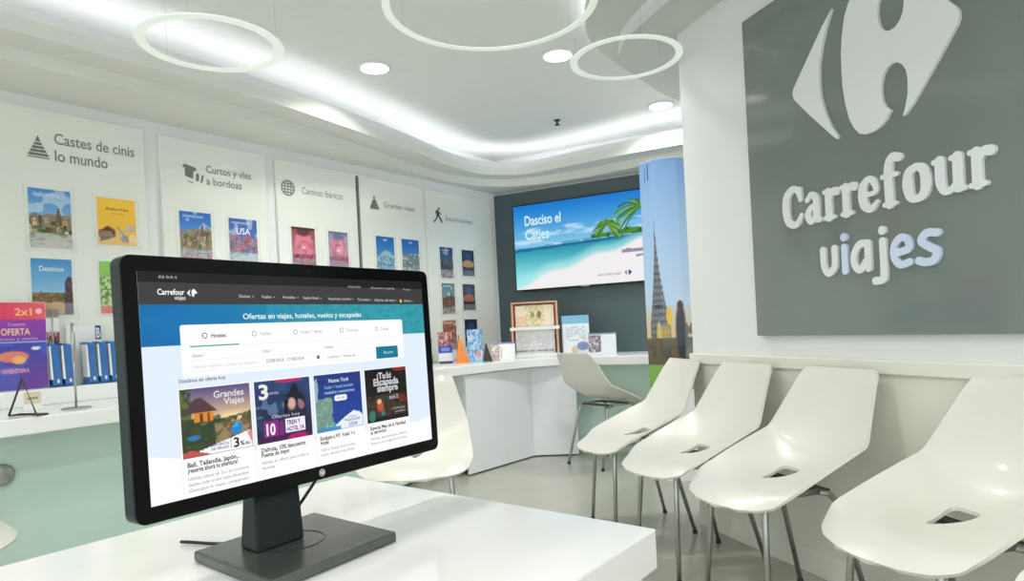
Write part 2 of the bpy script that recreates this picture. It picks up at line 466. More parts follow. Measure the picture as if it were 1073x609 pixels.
sign = empty('wall_sign', SW.at(0), SW.rz, 'large dark glossy wall sign with white logo and lettering above the chairs', 'sign')
MB().box(0.555, 2.35, -0.032, -0.0005, 1.008, 2.433).build('sign_board', 'sign_slate', sign, 0.002)
KS = 1.003; XF = 3.06
FY, BY = -0.044, -0.032
def near(p): return (XF + (p[0] - XF) * KS, 1.1 + (p[1] - 1.1) * KS)
arrow = [(1.087, 2.246), (1.041, 2.205), (0.953, 2.108), (0.872, 2.018), (0.865, 1.998), (0.872, 1.974), (0.951, 1.885), (1.070, 1.762), (1.084, 1.752), (1.089, 1.762),
         (1.058, 1.81), (1.031, 1.873), (1.014, 1.94), (1.010, 1.999), (1.014, 2.06), (1.031, 2.125), (1.055, 2.185)]
MB().prism_y([near(q) for q in arrow], FY, BY).build('logo_arrow', 'sign_letter', sign)
low = [(1.119, 1.998), (1.120, 1.94), (1.128, 1.875), (1.143, 1.81), (1.163, 1.77), (1.187, 1.742), (1.215, 1.732), (1.247, 1.733), (1.274, 1.741), (1.300, 1.758), (1.321, 1.785),
       (1.303, 1.803), (1.290, 1.830), (1.286, 1.860), (1.289, 1.890), (1.298, 1.915), (1.312, 1.933), (1.332, 1.941), (1.354, 1.938), (1.373, 1.923), (1.386, 1.900), (1.391, 1.870), (1.389, 1.82), (1.378, 1.78), (1.366, 1.750), (1.376, 1.752),
       (1.41, 1.782), (1.50, 1.885), (1.570, 1.970), (1.577, 1.985), (1.578, 1.998)]
up = [(x, 3.996 - z) for x, z in low]
MB().prism_y([near(q) for q in low + up[::-1][1:-1]], FY, BY).build('logo_letter', 'sign_letter', sign)

def solid_glyph(sts, y0, y1, cell=0.0016):
    """one clean solid from overlapping strokes: contour of their union on a fine grid"""
    segs = []
    for pts, w in sts:
        P = catmull(pts, 8) if len(pts) > 2 else [tuple(map(float, q)) for q in pts]
        m = len(P); ws = (np.interp(np.linspace(0, 1, m), np.linspace(0, 1, len(w)), w) if isinstance(w, (list, tuple)) else np.full(m, w)) / 2
        segs += [(np.array(P[k]), np.array(P[k + 1]), ws[k], ws[k + 1]) for k in range(m - 1)]
    R = max(max(a[2], a[3]) for a in segs) + 2 * cell
    xs = [p[0] for a in segs for p in a[:2]]; zs = [p[1] for a in segs for p in a[:2]]
    gx = np.arange(min(xs) - R, max(xs) + R + cell, cell); gz = np.arange(min(zs) - R, max(zs) + R + cell, cell)
    X, Z = np.meshgrid(gx, gz); D = np.full(X.shape, 9.0)
    for a, b, ra, rb in segs:
        d = b - a; L = d @ d + 1e-12
        t = np.clip(((X - a[0]) * d[0] + (Z - a[1]) * d[1]) / L, 0, 1)
        D = np.minimum(D, np.hypot(X - a[0] - t * d[0], Z - a[1] - t * d[1]) - (ra + (rb - ra) * t))
    mb = MB()
    for jz in range(len(gz) - 1):
        row = D[jz:jz + 2]
        for ix in range(len(gx) - 1):
            c = [(jz, ix), (jz, ix + 1), (jz + 1, ix + 1), (jz + 1, ix)]
            v = [D[q] for q in c]
            if min(v) >= 0: continue
            P = [(gx[q[1]], gz[q[0]]) for q in c]; out = []; edge = []
            for k in range(4):
                a, b = v[k], v[(k + 1) % 4]
                if a < 0: out.append(P[k])
                if (a < 0) != (b < 0):
                    t = a / (a - b); e = (P[k][0] + (P[(k + 1) % 4][0] - P[k][0]) * t, P[k][1] + (P[(k + 1) % 4][1] - P[k][1]) * t)
                    out.append(e); edge.append((e, a < 0))
            n = len(out)
            mb.add([(x, y0, z) for x, z in out], [tuple(range(n))])
            mb.add([(x, y1, z) for x, z in out], [tuple(range(n))[::-1]])
            if len(edge) == 2:
                (e0, o0), (e1, o1) = edge
                if not o0: e0, e1 = e1, e0
                mb.add([(e0[0], y0, e0[1]), (e1[0], y0, e1[1]), (e1[0], y1, e1[1]), (e0[0], y1, e0[1])], [(1, 0, 3, 2)])
    return mb

def glyphs(spec, x0, x1, zb, xh, m, namer):
    """spec: list of (letter, advance, strokes); strokes = (pts, widths). Unit: x-height = 1"""
    tot = sum(a for _, a, _ in spec); s = (x1 - x0) / tot; x = x0
    for ch, adv, sts in spec:
        S_ = [([(x + px * s, zb + pz * xh) for px, pz in pts], [q * xh * 1.12 for q in w] if isinstance(w, (list, tuple)) else w * xh * 1.12) for pts, w in sts]
        solid_glyph(S_, FY, BY).build('letter_' + ch.lower(), m(ch, x), sign)
        x += adv * s
T = 0.30
C_ = ('C', 1.08, [([(0.90, 1.02), (0.80, 1.27), (0.55, 1.34), (0.27, 1.12), (0.20, 0.68), (0.29, 0.24), (0.58, 0.05), (0.80, 0.14), (0.95, 0.36)], [.16, .2, .24, .30, .32, .28, .22, .2, .14]), ([(0.93, 0.92), (0.91, 1.30)], 0.16)])
a_ = ('a', 0.88, [([(0.16, 0.82), (0.38, 0.98), (0.58, 0.80), (0.58, 0.40), (0.60, 0.12), (0.76, 0.05)], [.16, .2, .26, .28, .26, .14]), ([(0.56, 0.60), (0.32, 0.52), (0.18, 0.28), (0.32, 0.06), (0.56, 0.22)], [.16, .2, .26, .22, .16])])
r_ = ('r', 0.74, [([(0.25, 0.92), (0.25, 0.05)], 0.26), ([(0.08, 0.05), (0.46, 0.05)], 0.14), ([(0.08, 0.94), (0.26, 0.94)], 0.14), ([(0.30, 0.66), (0.44, 0.90), (0.62, 0.88)], [.14, .2, .26])])
e_ = ('e', 0.88, [([(0.24, 0.50), (0.66, 0.54), (0.62, 0.86), (0.42, 0.98), (0.22, 0.80), (0.17, 0.50), (0.24, 0.18), (0.48, 0.03), (0.72, 0.22)], [.14, .14, .22, .18, .26, .30, .28, .2, .12])])
f_ = ('f', 0.74, [([(0.28, 0.05), (0.28, 1.10), (0.42, 1.44), (0.66, 1.40)], [.27, .27, .24, .24]), ([(0.06, 0.92), (0.56, 0.92)], 0.14), ([(0.10, 0.05), (0.48, 0.05)], 0.14)])
o_ = ('o', 0.98, [([(0.48, 0.98), (0.24, 0.84), (0.18, 0.50), (0.26, 0.14), (0.48, 0.03), (0.70, 0.16), (0.78, 0.50), (0.70, 0.86), (0.48, 0.98)], [.18, .26, .31, .26, .18, .26, .31, .26, .18])])
u_ = ('u', 1.04, [([(0.24, 0.94), (0.24, 0.36), (0.36, 0.07), (0.58, 0.10), (0.72, 0.30)], [.27, .27, .2, .16, .14]), ([(0.76, 0.94), (0.76, 0.10)], 0.27), ([(0.06, 0.94), (0.26, 0.94)], 0.14), ([(0.58, 0.94), (0.78, 0.94)], 0.14), ([(0.76, 0.05), (0.94, 0.05)], 0.14)])
X_ = lambda x: near((x, 0))[0]
Z_ = lambda z: near((0, z))[1]
glyphs([C_, a_, r_, r_, e_, f_, o_, u_, r_], X_(0.772), X_(1.665), Z_(1.459), 0.114, lambda c, x: 'sign_letter', None)
v_ = ('v', 0.85, [([(0.14, 0.94), (0.16, 0.35), (0.34, 0.07), (0.58, 0.22), (0.64, 0.50), (0.64, 0.94)], 0.24)])
i_ = ('i', 0.42, [([(0.20, 0.92), (0.20, 0.08)], 0.24), ([(0.20, 1.28), (0.20, 1.29)], 0.26)])
A_ = ('a', 0.92, [([(0.68, 0.94), (0.40, 0.94), (0.16, 0.62), (0.17, 0.24), (0.38, 0.06), (0.62, 0.32)], 0.23), ([(0.70, 0.94), (0.70, 0.08)], 0.24)])
j_ = ('j', 0.56, [([(0.34, 0.92), (0.34, -0.15), (0.26, -0.36), (0.02, -0.38)], 0.24), ([(0.34, 1.28), (0.34, 1.29)], 0.26)])
E_ = ('e', 0.90, [([(0.24, 0.46), (0.66, 0.56), (0.62, 0.86), (0.40, 0.94), (0.18, 0.70), (0.16, 0.34), (0.36, 0.07), (0.68, 0.12)], 0.22)])
s_ = ('s', 0.82, [([(0.68, 0.92), (0.36, 0.95), (0.18, 0.74), (0.40, 0.53), (0.64, 0.36), (0.56, 0.10), (0.30, 0.05), (0.08, 0.12)], 0.23)])
glyphs([v_, i_, A_, j_, E_, s_], X_(0.968), X_(1.484), Z_(1.243), 0.106, lambda c, x: 'sign_letter_reflection' if c in 'es' or (c == 'i') else 'sign_letter', None)

# ================================================================== TELEVISION
tv = empty('television', TW.at(0, 0, 1.86), TW.rz, 'large wall television showing a palm beach on the dark back wall', 'television')
MB().box(0.292, 1.745, -0.065, -0.03, -0.418, 0.402).build('casing', 'black_plastic', tv, 0.004)
MB().box(0.6, 1.4, -0.03, -0.002, -0.2, 0.2).build('wall_bracket', 'bracket', tv)
p = Pic(190, 107, (14, 120, 208), (120, 196, 236), 5)
p.grad(0.0, 0.5, (12, 118, 206), (132, 198, 232))
cl = p.noise(7, 16) * 0.6 + p.noise(15, 30) * 0.4
p.mix(np.clip((cl - 0.52) * 4, 0, 1) * (p.Y > 0.28) * (p.Y < 0.5) * 0.6, (232, 242, 250))
sea = p.Y > (0.52 - 0.06 * p.X)
p.grad(0.46, 0.85, (14, 130, 160), (150, 226, 228), sea)
p.mix((sea & (p.Y < 0.555 - 0.06 * p.X)) * 0.7, (16, 96, 140))
shore = 0.97 - 0.50 * np.clip(p.X * 1.05, 0, 1) ** 0.8 + 0.02 * np.sin(p.X * 20)
p.mix(np.clip((p.Y - shore + 0.10) * 12, 0, 1) * 0.6, (190, 236, 236))
p.mix(np.clip((p.Y - shore) * 18, 0, 1), (240, 238, 238))
isl = (p.X > 0.22) & (p.X < 0.6) & (np.abs(p.Y - (0.505 - 0.06 * p.X)) < 0.012 * p.noise(14, 1))
p.mix(isl * 0.9, (40, 110, 110))
veg = (p.X > 0.54) & (p.Y > 0.47 - 0.16 * (p.X - 0.54) - 0.05 * p.noise(18, 3)) & (p.Y < 0.475 - 0.02 * (p.X - 0.5))
p.mix(veg, (76, 134, 50)); p.mix(veg * (p.noise(30, 30) > 0.55), (40, 96, 40))
def palm(x, y, cx, cy, L, seed):
    rs = np.random.RandomState(seed)
    p.line([(x, y), ((x + cx) / 2 + 0.012, (y + cy) / 2), (cx, cy)], 0.011, (150, 130, 96))
    for k in range(22):
        a = PI * (-0.22 + 1.44 * k / 21) + rs.uniform(-.08, .08); l = L * rs.uniform(.8, 1.1); pts = []
        for q in range(6):
            u = q / 5; pts.append((cx + math.cos(a) * l * u * 0.62, cy - math.sin(a) * l * u * 0.95 + 0.62 * l * u * u))
        p.line(pts, 0.0125, ((66, 132, 44), (126, 176, 58), (40, 100, 46))[k % 3], 0.9)
palm(0.97, 0.52, 0.865, 0.19, 0.30, 3); palm(0.675, 0.46, 0.65, 0.335, 0.14, 7)
p.mix(((p.Y - 0.66) > -0.016 * (1 + p.noise(9, 3))) * ((p.Y - 0.66) < 0.016) * (p.X > 0.74), (150, 136, 160)); p.mix((abs(p.Y - 0.72 + (p.X - .8) * .1) < 0.012) * (p.X > 0.83), (150, 140, 160))
fl = Flat(); fl.base = -0.0662
fl.image(0.302, 1.735, -0.404, 0.392, p.a)
fl.text('Dasciso el', 0.42, 0.79, 0.20, 0.13, (214, 240, 240), 1, 0.02)
fl.text('Catjes', 0.42, 0.665, 0.065, 0.135, (214, 240, 240), 1, 0.02)
fl.text('desde', 0.74, 0.79, 0.11, 0.035, (214, 240, 240), 1)
fl.text('www.carrefour.viajes', 1.12, 1.34, -0.335, 0.04, (110, 120, 140), 1)
fl.poly([(1.375, -0.32), (1.40, -0.295), (1.395, -0.32), (1.40, -0.345)], (190, 50, 60), 1)
fl.poly([(1.445, -0.32), (1.415, -0.292), (1.41, -0.32), (1.415, -0.348)], (50, 70, 150), 1)
fl.build('picture', 'screen_paint', tv)
MB().box(0.96, 1.04, -0.067, -0.064, -0.415, -0.408).build('maker_badge', 'logo_silver', tv)

# ================================================================== COUNTER
front = [(-3.15, 1.0), (-0.49, 4.87)] + catmull([(-0.49, 4.87), (-0.27, 5.12), (-0.06, 5.34), (0.15, 5.51), (0.43, 5.57)], 5)[1:] + [(1.28, 4.98)]
back = [TW.at(1.75, 0.004)[:2], TW.at(0.02, 0.004)[:2], LW.at(-0.02, 0.004)[:2], LW.at(-6.3, 0.004)[:2]]
o = MB().prism_z(front + back, 0.765, 0.835).build('worktop', 'counter_white', None, 0.006)
tag(o, 'long bent white worktop running along the display wall and under the television', 'counter')
cb = empty('counter_cabinet', (0, 0, 0), 0, 'white two-panel cabinet under the bend of the worktop', 'cabinet')
MB().prism_z([(-0.40, 5.03), (0.115, 5.665), (0.50, 5.635), (0.50, 6.0), (0.0, 6.3), (-0.30, 6.15), (-0.72, 5.35)], 0.05, 0.7645).build('body', 'cabinet_white', cb)
MB().prism_z([(-0.37, 5.07), (0.12, 5.68), (0.47, 5.655), (0.47, 5.9), (0.0, 6.2), (-0.30, 6.0), (-0.66, 5.35)], 0.0, 0.05).build('plinth', 'bracket', cb)
def slab_between(a, b, t, z0, z1, gap=0.0):
    a = np.array(a, float); b = np.array(b, float); d = (b - a) / np.linalg.norm(b - a); n = np.array([d[1], -d[0]])
    a2 = a + d * gap; b2 = b - d * gap
    return MB().prism_z([tuple(a2), tuple(b2), tuple(b2 + n * t), tuple(a2 + n * t)], z0, z1)
slab_between((-0.40, 5.03), (0.115, 5.665), 0.018, 0.012, 0.755, 0.002).build('front_panel', 'cabinet_white', cb, 0.002)
slab_between((0.115, 5.665), (0.50, 5.635), 0.018, 0.012, 0.755, 0.004).build('front_panel', 'cabinet_white', cb, 0.002)
gl = empty('glass_front', (-1.9, 3.1, 0), 0, 'pale green glass counter front at the left below the worktop', 'counter front')
def rel(pts, o): return [(x - o[0], y - o[1]) for x, y in pts]
MB().prism_z(rel([(-3.08, 1.38), (-0.80, 4.70), (-0.72, 5.30), (-0.86, 5.30), (-0.92, 4.75), (-3.14, 1.42)], (-1.9, 3.1)), 0.04, 0.764).build('glass_panel', 'green_glass', gl)
MB().prism_z(rel([(-3.10, 1.42), (-0.84, 4.72), (-0.90, 4.72), (-3.13, 1.46)], (-1.9, 3.1)), 0.0, 0.04).build('plinth', 'cabinet_white', gl)
a = np.array([-3.08, 1.38]); b = np.array([-0.80, 4.70]); d = (b - a) / np.linalg.norm(b - a)
q = a + d * 1.66 - np.array([-1.9, 3.1])
M = Matrix.Translation((q[0] + 0.0, q[1], 0.60)) @ Matrix.Rotation(math.atan2(d[1], d[0]), 4, 'Z') @ Matrix.Rotation(PI / 2, 4, 'X')
MB().lathe([(0.03, 0.0), (0.045, 0.012), (0.045, 0.02), (0.035, 0.026), (0.004, 0.026)], 28, M).build('round_handle', 'steel', gl)
gr = empty('glass_front', (0.95, 5.6, 0), 0, 'pale green glass panel under the worktop below the television', 'counter front')
MB().prism_z(rel([(0.50, 5.88), (1.30, 5.46), (1.30, 5.49), (0.50, 5.91)], (0.95, 5.6)), 0.0, 0.764).build('glass_panel', 'green_glass', gr)

shelf = MB().box(-6.2, -3.35, -0.20, -0.004, 0.8355, 0.915).build('back_riser', 'counter_white', None, 0.004)
shelf.location = LW.at(0); shelf.rotation_euler = (0, 0, LW.rz)
tag(shelf, 'low white raised ledge on the worktop against the display wall', 'shelf')

# ================================================================== DISPLAY WALL
def brochure_holder(par, x0, x1, z0, z1, d=0.03):
    MB().box(x0 - 0.014, x1 + 0.014, -d, -0.024, z0 - 0.02, z1 + 0.025).build('acrylic_pocket', 'acrylic', par, 0.002)
panels = [  # x0, x1, ztop, label, text lines, icon
    (-4.62, -3.27, 2.355, 'leftmost pale display panel lettered Castes de cinis lo mundo', [('Castes de cinis', -3.725, -3.325, 2.185, 0.082), ('lo mundo', -3.725, -3.47, 2.095, 0.085)], 'pyramid', (-3.80, 2.16)),
    (-3.18, -2.48, 2.345, 'second pale display panel from the left with a graduation cap mark', [('Curtos y vles', -2.90, -2.59, 2.165, 0.065), ('a bordoas', -2.90, -2.66, 2.09, 0.065)], 'cap', (-3.00, 2.14)),
    (-2.40, -1.70, 2.34, 'middle pale display panel with a globe mark', [('Caminos ibéricos', -2.195, -1.835, 2.125, 0.07)], 'globe', (-2.31, 2.15)),
    (-1.67, -0.99, 2.335, 'fourth pale display panel from the left with a dark tower mark', [('Grandes viajes', -1.42, -1.075, 2.12, 0.06)], 'tower', (-1.52, 2.15)),
    (-0.93, -0.03, 2.33, 'rightmost pale display panel with a hiker mark next to the dark wall', [('Excursiones', -0.69, -0.32, 2.085, 0.06)], 'hiker', (-0.79, 2.12))]
def icon(mb, kind, cx, cz):
    q = {'pyramid': .66, 'cap': .68, 'hiker': .8}.get(kind, .85)
    P = lambda pts: mb.prism_y([(cx + x * q, cz + z * q) for x, z in pts], -0.0262, -0.0245)
    if kind in ('pyramid', 'tower'):
        s = 1.0 if kind == 'pyramid' else 0.75
        for k in range(4):
            w0 = (0.022 + 0.014 * k) * s; z = (0.028 - 0.028 * k) * s
            P([(-w0, z), (w0, z), (w0 + 0.008, z - 0.02), (-w0 - 0.008, z - 0.02)])
        P([(-0.018 * s, 0.036 * s), (0.018 * s, 0.036 * s), (0, 0.085 * s)])
        P([(-0.075 * s, -0.085 * s), (0.075 * s, -0.085 * s), (0.075 * s, -0.093 * s), (-0.075 * s, -0.093 * s)])
    elif kind == 'cap':
        P([(-0.075, 0.055), (-0.05, 0.085), (0.05, 0.062), (0.06, 0.035), (0.03, 0.03), (0.02, -0.04), (-0.05, -0.025), (-0.05, 0.05)])
        P([(0.05, -0.06), (0.075, -0.055), (0.08, 0.0), (0.065, 0.02), (0.05, 0.0)]); P([(0.09, -0.07), (0.11, -0.06), (0.125, 0.01), (0.105, 0.0)])
        P([(-0.03, -0.062), (0.02, -0.072), (0.02, -0.08), (-0.03, -0.07)])
    elif kind == 'globe':
        n = 24; R = 0.065
        for r0, r1 in ((R, R - 0.009),):
            for k in range(n):
                a, b = 2 * PI * k / n, 2 * PI * (k + 1) / n
                P([(r0 * math.cos(a), r0 * math.sin(a)), (r0 * math.cos(b), r0 * math.sin(b)), (r1 * math.cos(b), r1 * math.sin(b)), (r1 * math.cos(a), r1 * math.sin(a))])
        for z in (-0.035, -0.012, 0.012, 0.035):
            w = math.sqrt(R * R - z * z); P([(-w, z - 0.004), (w, z - 0.004), (w, z + 0.004), (-w, z + 0.004)])
        for k in range(-1, 2): stroke(mb, [(cx + k * 0.017, cz - 0.051), (cx + k * 0.027, cz), (cx + k * 0.017, cz + 0.051)], 0.005, -0.0262, -0.0245, 4)
    else:
        P([(0.005, 0.085), (0.03, 0.09), (0.035, 0.065), (0.012, 0.06)])
        P([(-0.02, 0.055), (0.02, 0.06), (0.03, 0.0), (-0.015, -0.01), (-0.035, 0.03)])
        P([(0.0, 0.0), (0.03, 0.0), (0.06, -0.04), (0.075, -0.075), (0.055, -0.075), (0.035, -0.045)])
        P([(-0.015, 0.0), (0.01, 0.0), (-0.02, -0.045), (-0.06, -0.085), (-0.07, -0.07), (-0.035, -0.04)])
        P([(0.02, 0.045), (0.06, 0.02), (0.055, 0.01), (0.015, 0.03)])
dp = []
for x0, x1, zt, lab, lines, ic, (ix, iz) in panels:
    t = empty('display_panel', LW.at(0), LW.rz, lab, 'display panel', 'lettered display panels')
    MB().box(x0, x1, -0.024, -0.0008, 0.92 if x0 < -3.3 else 0.84, zt).build('board', 'panel_white', t, 0.002)
    m = MB(); icon(m, ic, ix, iz); m.build('printed_symbol', 'ink_dark' if ic == 'hiker' else 'ink_grey', t)
    for s, a, b, z, h in lines:
        m = MB()
        vs, fs = text_polys(s, 0.008 if x0 < -3 else 0.0)
        xa = min(v[0] for v in vs); xb = max(v[0] for v in vs); k = (b - a) / (xb - xa)
        m.add([(a + (v[0] - xa) * k, -0.0252, z + v[1] * h) for v in vs], fs)
        m.build('lettering', 'ink_grey', t)
    dp.append(t)
o = MB().box(-1.69, -1.675, -0.03, -0.001, 0.84, 2.33).build('joint_strip', 'ink_grey'); o.location = LW.at(0); o.rotation_euler = (0, 0, LW.rz)
tag(o, 'thin dark vertical strip between the globe panel and the tower panel', 'strip')

def brochure(panel, x0, x1, z0, z1, arr, label, group='brochures in pockets on the display wall', extra=None):
    cx = (x0 + x1) / 2
    b = empty('brochure', LW.at(cx, 0.0, z0), LW.rz, label, 'brochure', group)
    w = (x1 - x0) / 2; h = z1 - z0
    MB().box(-w, w, -0.0285, -0.0246, 0, h).build('pages', 'paper_white', b)
    f = Flat(); f.base = -0.0288
    f.image(-w, w, 0, h, arr)
    if extra: extra(f, w, h)
    f.build('cover', 'print_paint', b)
    MB().box(x0 - 0.02, x1 + 0.02, -0.037, -0.0345, z0 - 0.02, z0 + h * 0.22).build('acrylic_pocket', 'acrylic', dp[panel], 0.001)
    for xx in (x0 - 0.02, x1 + 0.016):
        MB().box(xx, xx + 0.004, -0.0345, -0.0242, z0 - 0.02, z1 + 0.02).build('pocket_rail', 'acrylic', dp[panel])
def ttl(s, col, zf=0.86, hf=0.12, xa=0.7):
    return lambda f, w, h: f.text(s, -w * xa, w * xa, h * zf, h * hf, col, 1, 0.01)

p = Pic(36, 44, (250, 200, 60), (240, 190, 70), 3)
p.poly([(0, .72), (0.25, .60), (0.42, .66), (0.46, .82), (0.05, .95)], (96, 66, 48)); p.rect(.05, .36, .7, .8, (176, 140, 100), .7)
p.ell(.62, .72, .12, .08, (210, 190, 160)); p.ell(.70, .86, .14, .09, (150, 140, 140)); p.ell(.86, .62, .12, .09, (190, 180, 170)); p.line([(.5, .6), (.75, .9)], .012, (120, 84, 50)); p.ell(.9, .85, .12, .1, (246, 216, 110))
brochure(0, -3.857, -3.665, 1.633, 1.939, town(11, 60, 74), 'blue brochure cover of a castle town in the top left pocket', extra=ttl('Italia y Grecia', (190, 215, 235)))
brochure(0, -3.537, -3.337, 1.672, 1.931, p.a, 'yellow brochure cover in the top pocket, right of the castle town brochure', extra=lambda f, w, h: (f.text('Asturias', -w * .6, w * .6, h * .74, h * .1, (96, 72, 40), 1), f.text('y el norte', -w * .3, w * .35, h * .66, h * .07, (200, 110, 60), 1)))
p = Pic(40, 50, (66, 142, 200), (190, 220, 236), 5)
p.mix(p.Y > .58 + .05 * p.noise(9, 1), (96, 84, 60)); p.speck(8, 10, (p.Y > .6) & (p.Y < .8), ((120, 96, 60), (150, 120, 80), (86, 90, 50)))
p.poly([(0, 1), (.15, .8), (.7, .76), (1, .95), (1, 1)], (196, 160, 108)); p.poly([(.78, 1), (.8, .55), (.84, .36), (.92, .3), (1, .34), (1, 1)], (74, 60, 66)); p.speck(9, 16, (p.X > .8) & (p.Y > .4), ((100, 84, 90), (60, 50, 56)), .6)
brochure(0, -3.86, -3.675, 1.286, 1.577, p.a, 'blue sky brochure cover with a dirt road, below the castle town brochure', extra=ttl('Destinos', (225, 238, 246), .78, .13, .6))
p = Pic(30, 40, (150, 205, 110), (90, 150, 60), 6); p.speck(6, 8, p.Y > .3, ((190, 220, 150), (70, 120, 50), (220, 225, 180))); p.rect(0, 1, .85, 1, (216, 86, 70))
brochure(0, -3.541, -3.35, 1.29, 1.578, p.a, 'green brochure cover partly hidden behind the monitor corner')
brochure(1, -3.084, -2.886, 1.60, 1.906, town(21, 50, 66, (30, 100, 190), (150, 195, 230), ground=((96, 128, 140), (170, 60, 60)), hor=.34), 'blue brochure cover of a harbour under the graduation cap mark, left of its pair')
brochure(1, -2.766, -2.569, 1.60, 1.895, town(22, 50, 66, (50, 90, 170), (120, 130, 190), ((190, 90, 100), (110, 130, 160), (150, 120, 150)), ((120, 160, 180), (180, 190, 200)), .38), 'blue and red brochure cover under the graduation cap mark, right of its pair', extra=ttl('USA', (236, 240, 250), .66, .2, .5))
def face(seed, top, skin, robe):
    p = Pic(32, 42, top, (200, 150, 160), seed); p.ell(.5, .45, .42, .42, (210, 130, 150)); p.ell(.5, .4, .26, .24, skin); p.ell(.5, .5, .10, .035, (236, 214, 214), .6); p.mix((p.noise(9, 12) > .58) * .35, (150, 70, 90)); p.ell(.5, .36, .2, .03, (150, 80, 90), .5, .7); p.ell(.5, .12, .36, .12, robe, .4, .8)
    p.rect(0, 1, 0, .05, robe); p.speck(8, 10, p.Y > .68, (robe, (190, 60, 80), (120, 120, 150)), .8); return p.a
brochure(2, -2.302, -2.106, 1.60, 1.883, face(31, (150, 70, 70), (226, 120, 130), (70, 24, 26)), 'pink brochure cover of a smiling face under the globe mark, left of its pair')
brochure(2, -1.988, -1.808, 1.60, 1.878, face(32, (150, 160, 190), (220, 160, 180), (96, 110, 150)), 'lilac brochure cover of a face under the globe mark, right of its pair')
p = Pic(30, 40, (30, 100, 180), (110, 180, 220), 8); p.ell(.55, .6, .4, .25, (150, 190, 200)); p.speck(8, 10, p.Y > .5, ((130, 170, 190), (60, 110, 150), (210, 225, 235)), .7)
brochure(3, -1.527, -1.334, 1.58, 1.88, p.a, 'sea blue brochure cover under the tower mark, left of its pair', extra=ttl('MAR', (230, 240, 250), .88, .08, .2))
p = Pic(30, 40, (30, 96, 176), (120, 170, 210), 9); p.speck(8, 10, p.Y > .4, ((150, 140, 120), (90, 110, 130), (210, 215, 220)), .8)
brochure(3, -1.248, -1.049, 1.58, 1.878, p.a, 'blue and sandy brochure cover under the tower mark, right of its pair', extra=ttl('SUR', (230, 240, 250), .88, .08, .2))
G5 = [(-0.791, -0.623, 1.57, 1.843, town(41, 44, 56, (30, 50, 96), (110, 140, 170), ((70, 80, 90), (150, 110, 120), (60, 60, 80)), ((120, 96, 110), (70, 60, 70))), 'brochure of a night city skyline, upper left under the hiker mark'),
      (-0.498, -0.327, 1.597, 1.836, None, 'dark brochure with a bright sunset in the top right pocket under the hiker mark'),
      (-0.790, -0.621, 1.251, 1.523, town(43, 44, 56, (80, 120, 140), (150, 170, 170), ((70, 80, 60), (120, 110, 100), (150, 60, 60)), ((70, 90, 70), (110, 60, 60))), 'brochure with a grey sky and green slope, middle left under the hiker mark'),
      (-0.509, -0.337, 1.283, 1.521, None, 'dark brochure with an orange glow, middle right under the hiker mark'),
      (-0.80, -0.623, 0.93, 1.195, town(45, 44, 56, (170, 110, 90), (200, 120, 90), ((150, 70, 50), (96, 50, 40), (210, 170, 150)), ((90, 60, 60), (60, 50, 60)), .2), 'reddish brochure, lowest left under the hiker mark above the counter leaflets'),
      (-0.507, -0.328, 0.95, 1.197, None, 'dark brochure, lowest right under the hiker mark next to the dark wall')]
for i, (a, b, z0, z1, arr, lab) in enumerate(G5):
    if arr is None:
        p = Pic(26, 34, (24, 32, 60), (60, 60, 90), 50 + i); p.ell(.5, .55, .5, .18, ((196, 150, 110), (170, 110, 80), (110, 110, 120))[i // 2]); p.ell(.5, .25, .3, .14, (50, 70, 120)); p.speck(7, 9, p.Y > .65, ((20, 24, 40), (80, 60, 60), (40, 40, 60)), .7); arr = p.a
    brochure(4, a, b, z0, z1, arr, lab)

# ================================================================== ITEMS ON THE COUNTER, LEFT
def lw_thing(name, x, off, z, label, cat, group=None): return empty(name, LW.at(x, off, z), LW.rz, label, cat, group)
# pink and purple promotional box
t = lw_thing('leaflet_display_box', -3.97, 0.09, 0.9155, 'pink and purple leaflet display box on the ledge at the far left', 'display box')
MB().box(-0.19, 0.13, -0.045, 0.05, 0, 0.43).build('box_body', 'paper_white', t, 0.002)
p = Pic(60, 80, (226, 66, 96), (226, 66, 96), 61)
p.mix((p.X > .4) * (p.X - .4) * 1.2 * (p.Y < .22), (240, 120, 110)); p.mix(p.noise(5, 20) * .2, (200, 40, 120))
p.grad(.20, .45, (150, 60, 168), (124, 64, 170)); p.rect(0, 1, .455, .465, (150, 190, 240))
p.grad(.465, 1.0, (70, 70, 170), (110, 60, 150)); p.mix(((p.noise(6, 9) > .6) & (p.Y > .47)) * .5, (60, 110, 200))
p.ell(.55, .62, .22, .07, (226, 130, 110)); p.ell(.62, .66, .1, .05, (240, 180, 110)); p.ell(.28, .66, .1, .06, (40, 80, 190)); p.ell(.5, .78, .22, .035, (150, 110, 190)); p.ell(.85, .53, .07, .02, (220, 225, 240))
p.rect(0, .75, .88, .885, (150, 130, 210))
f = Flat(); f.base = -0.0455; f.image(-0.188, 0.128, 0.002, 0.428, p.a)
f.text('2x1', 0.0, 0.07, 0.365, 0.05, (246, 190, 130), 1, .02); f.disc(0.10, 0.385, 0.014, 0.014, (250, 190, 200), 1)
f.text('OFERTA', -0.06, 0.06, 0.27, 0.045, (232, 190, 150), 1, .03); f.text('Cruceros', -0.03, 0.04, 0.315, 0.02, (230, 200, 230), 1); f.text('verano y otoño', -0.08, 0.09, 0.245, 0.018, (220, 180, 225), 1)
f.text('AVENTURA', -0.06, 0.05, 0.085, 0.03, (210, 160, 190), 1, .02)
f.build('printed_front', 'print_paint', t)
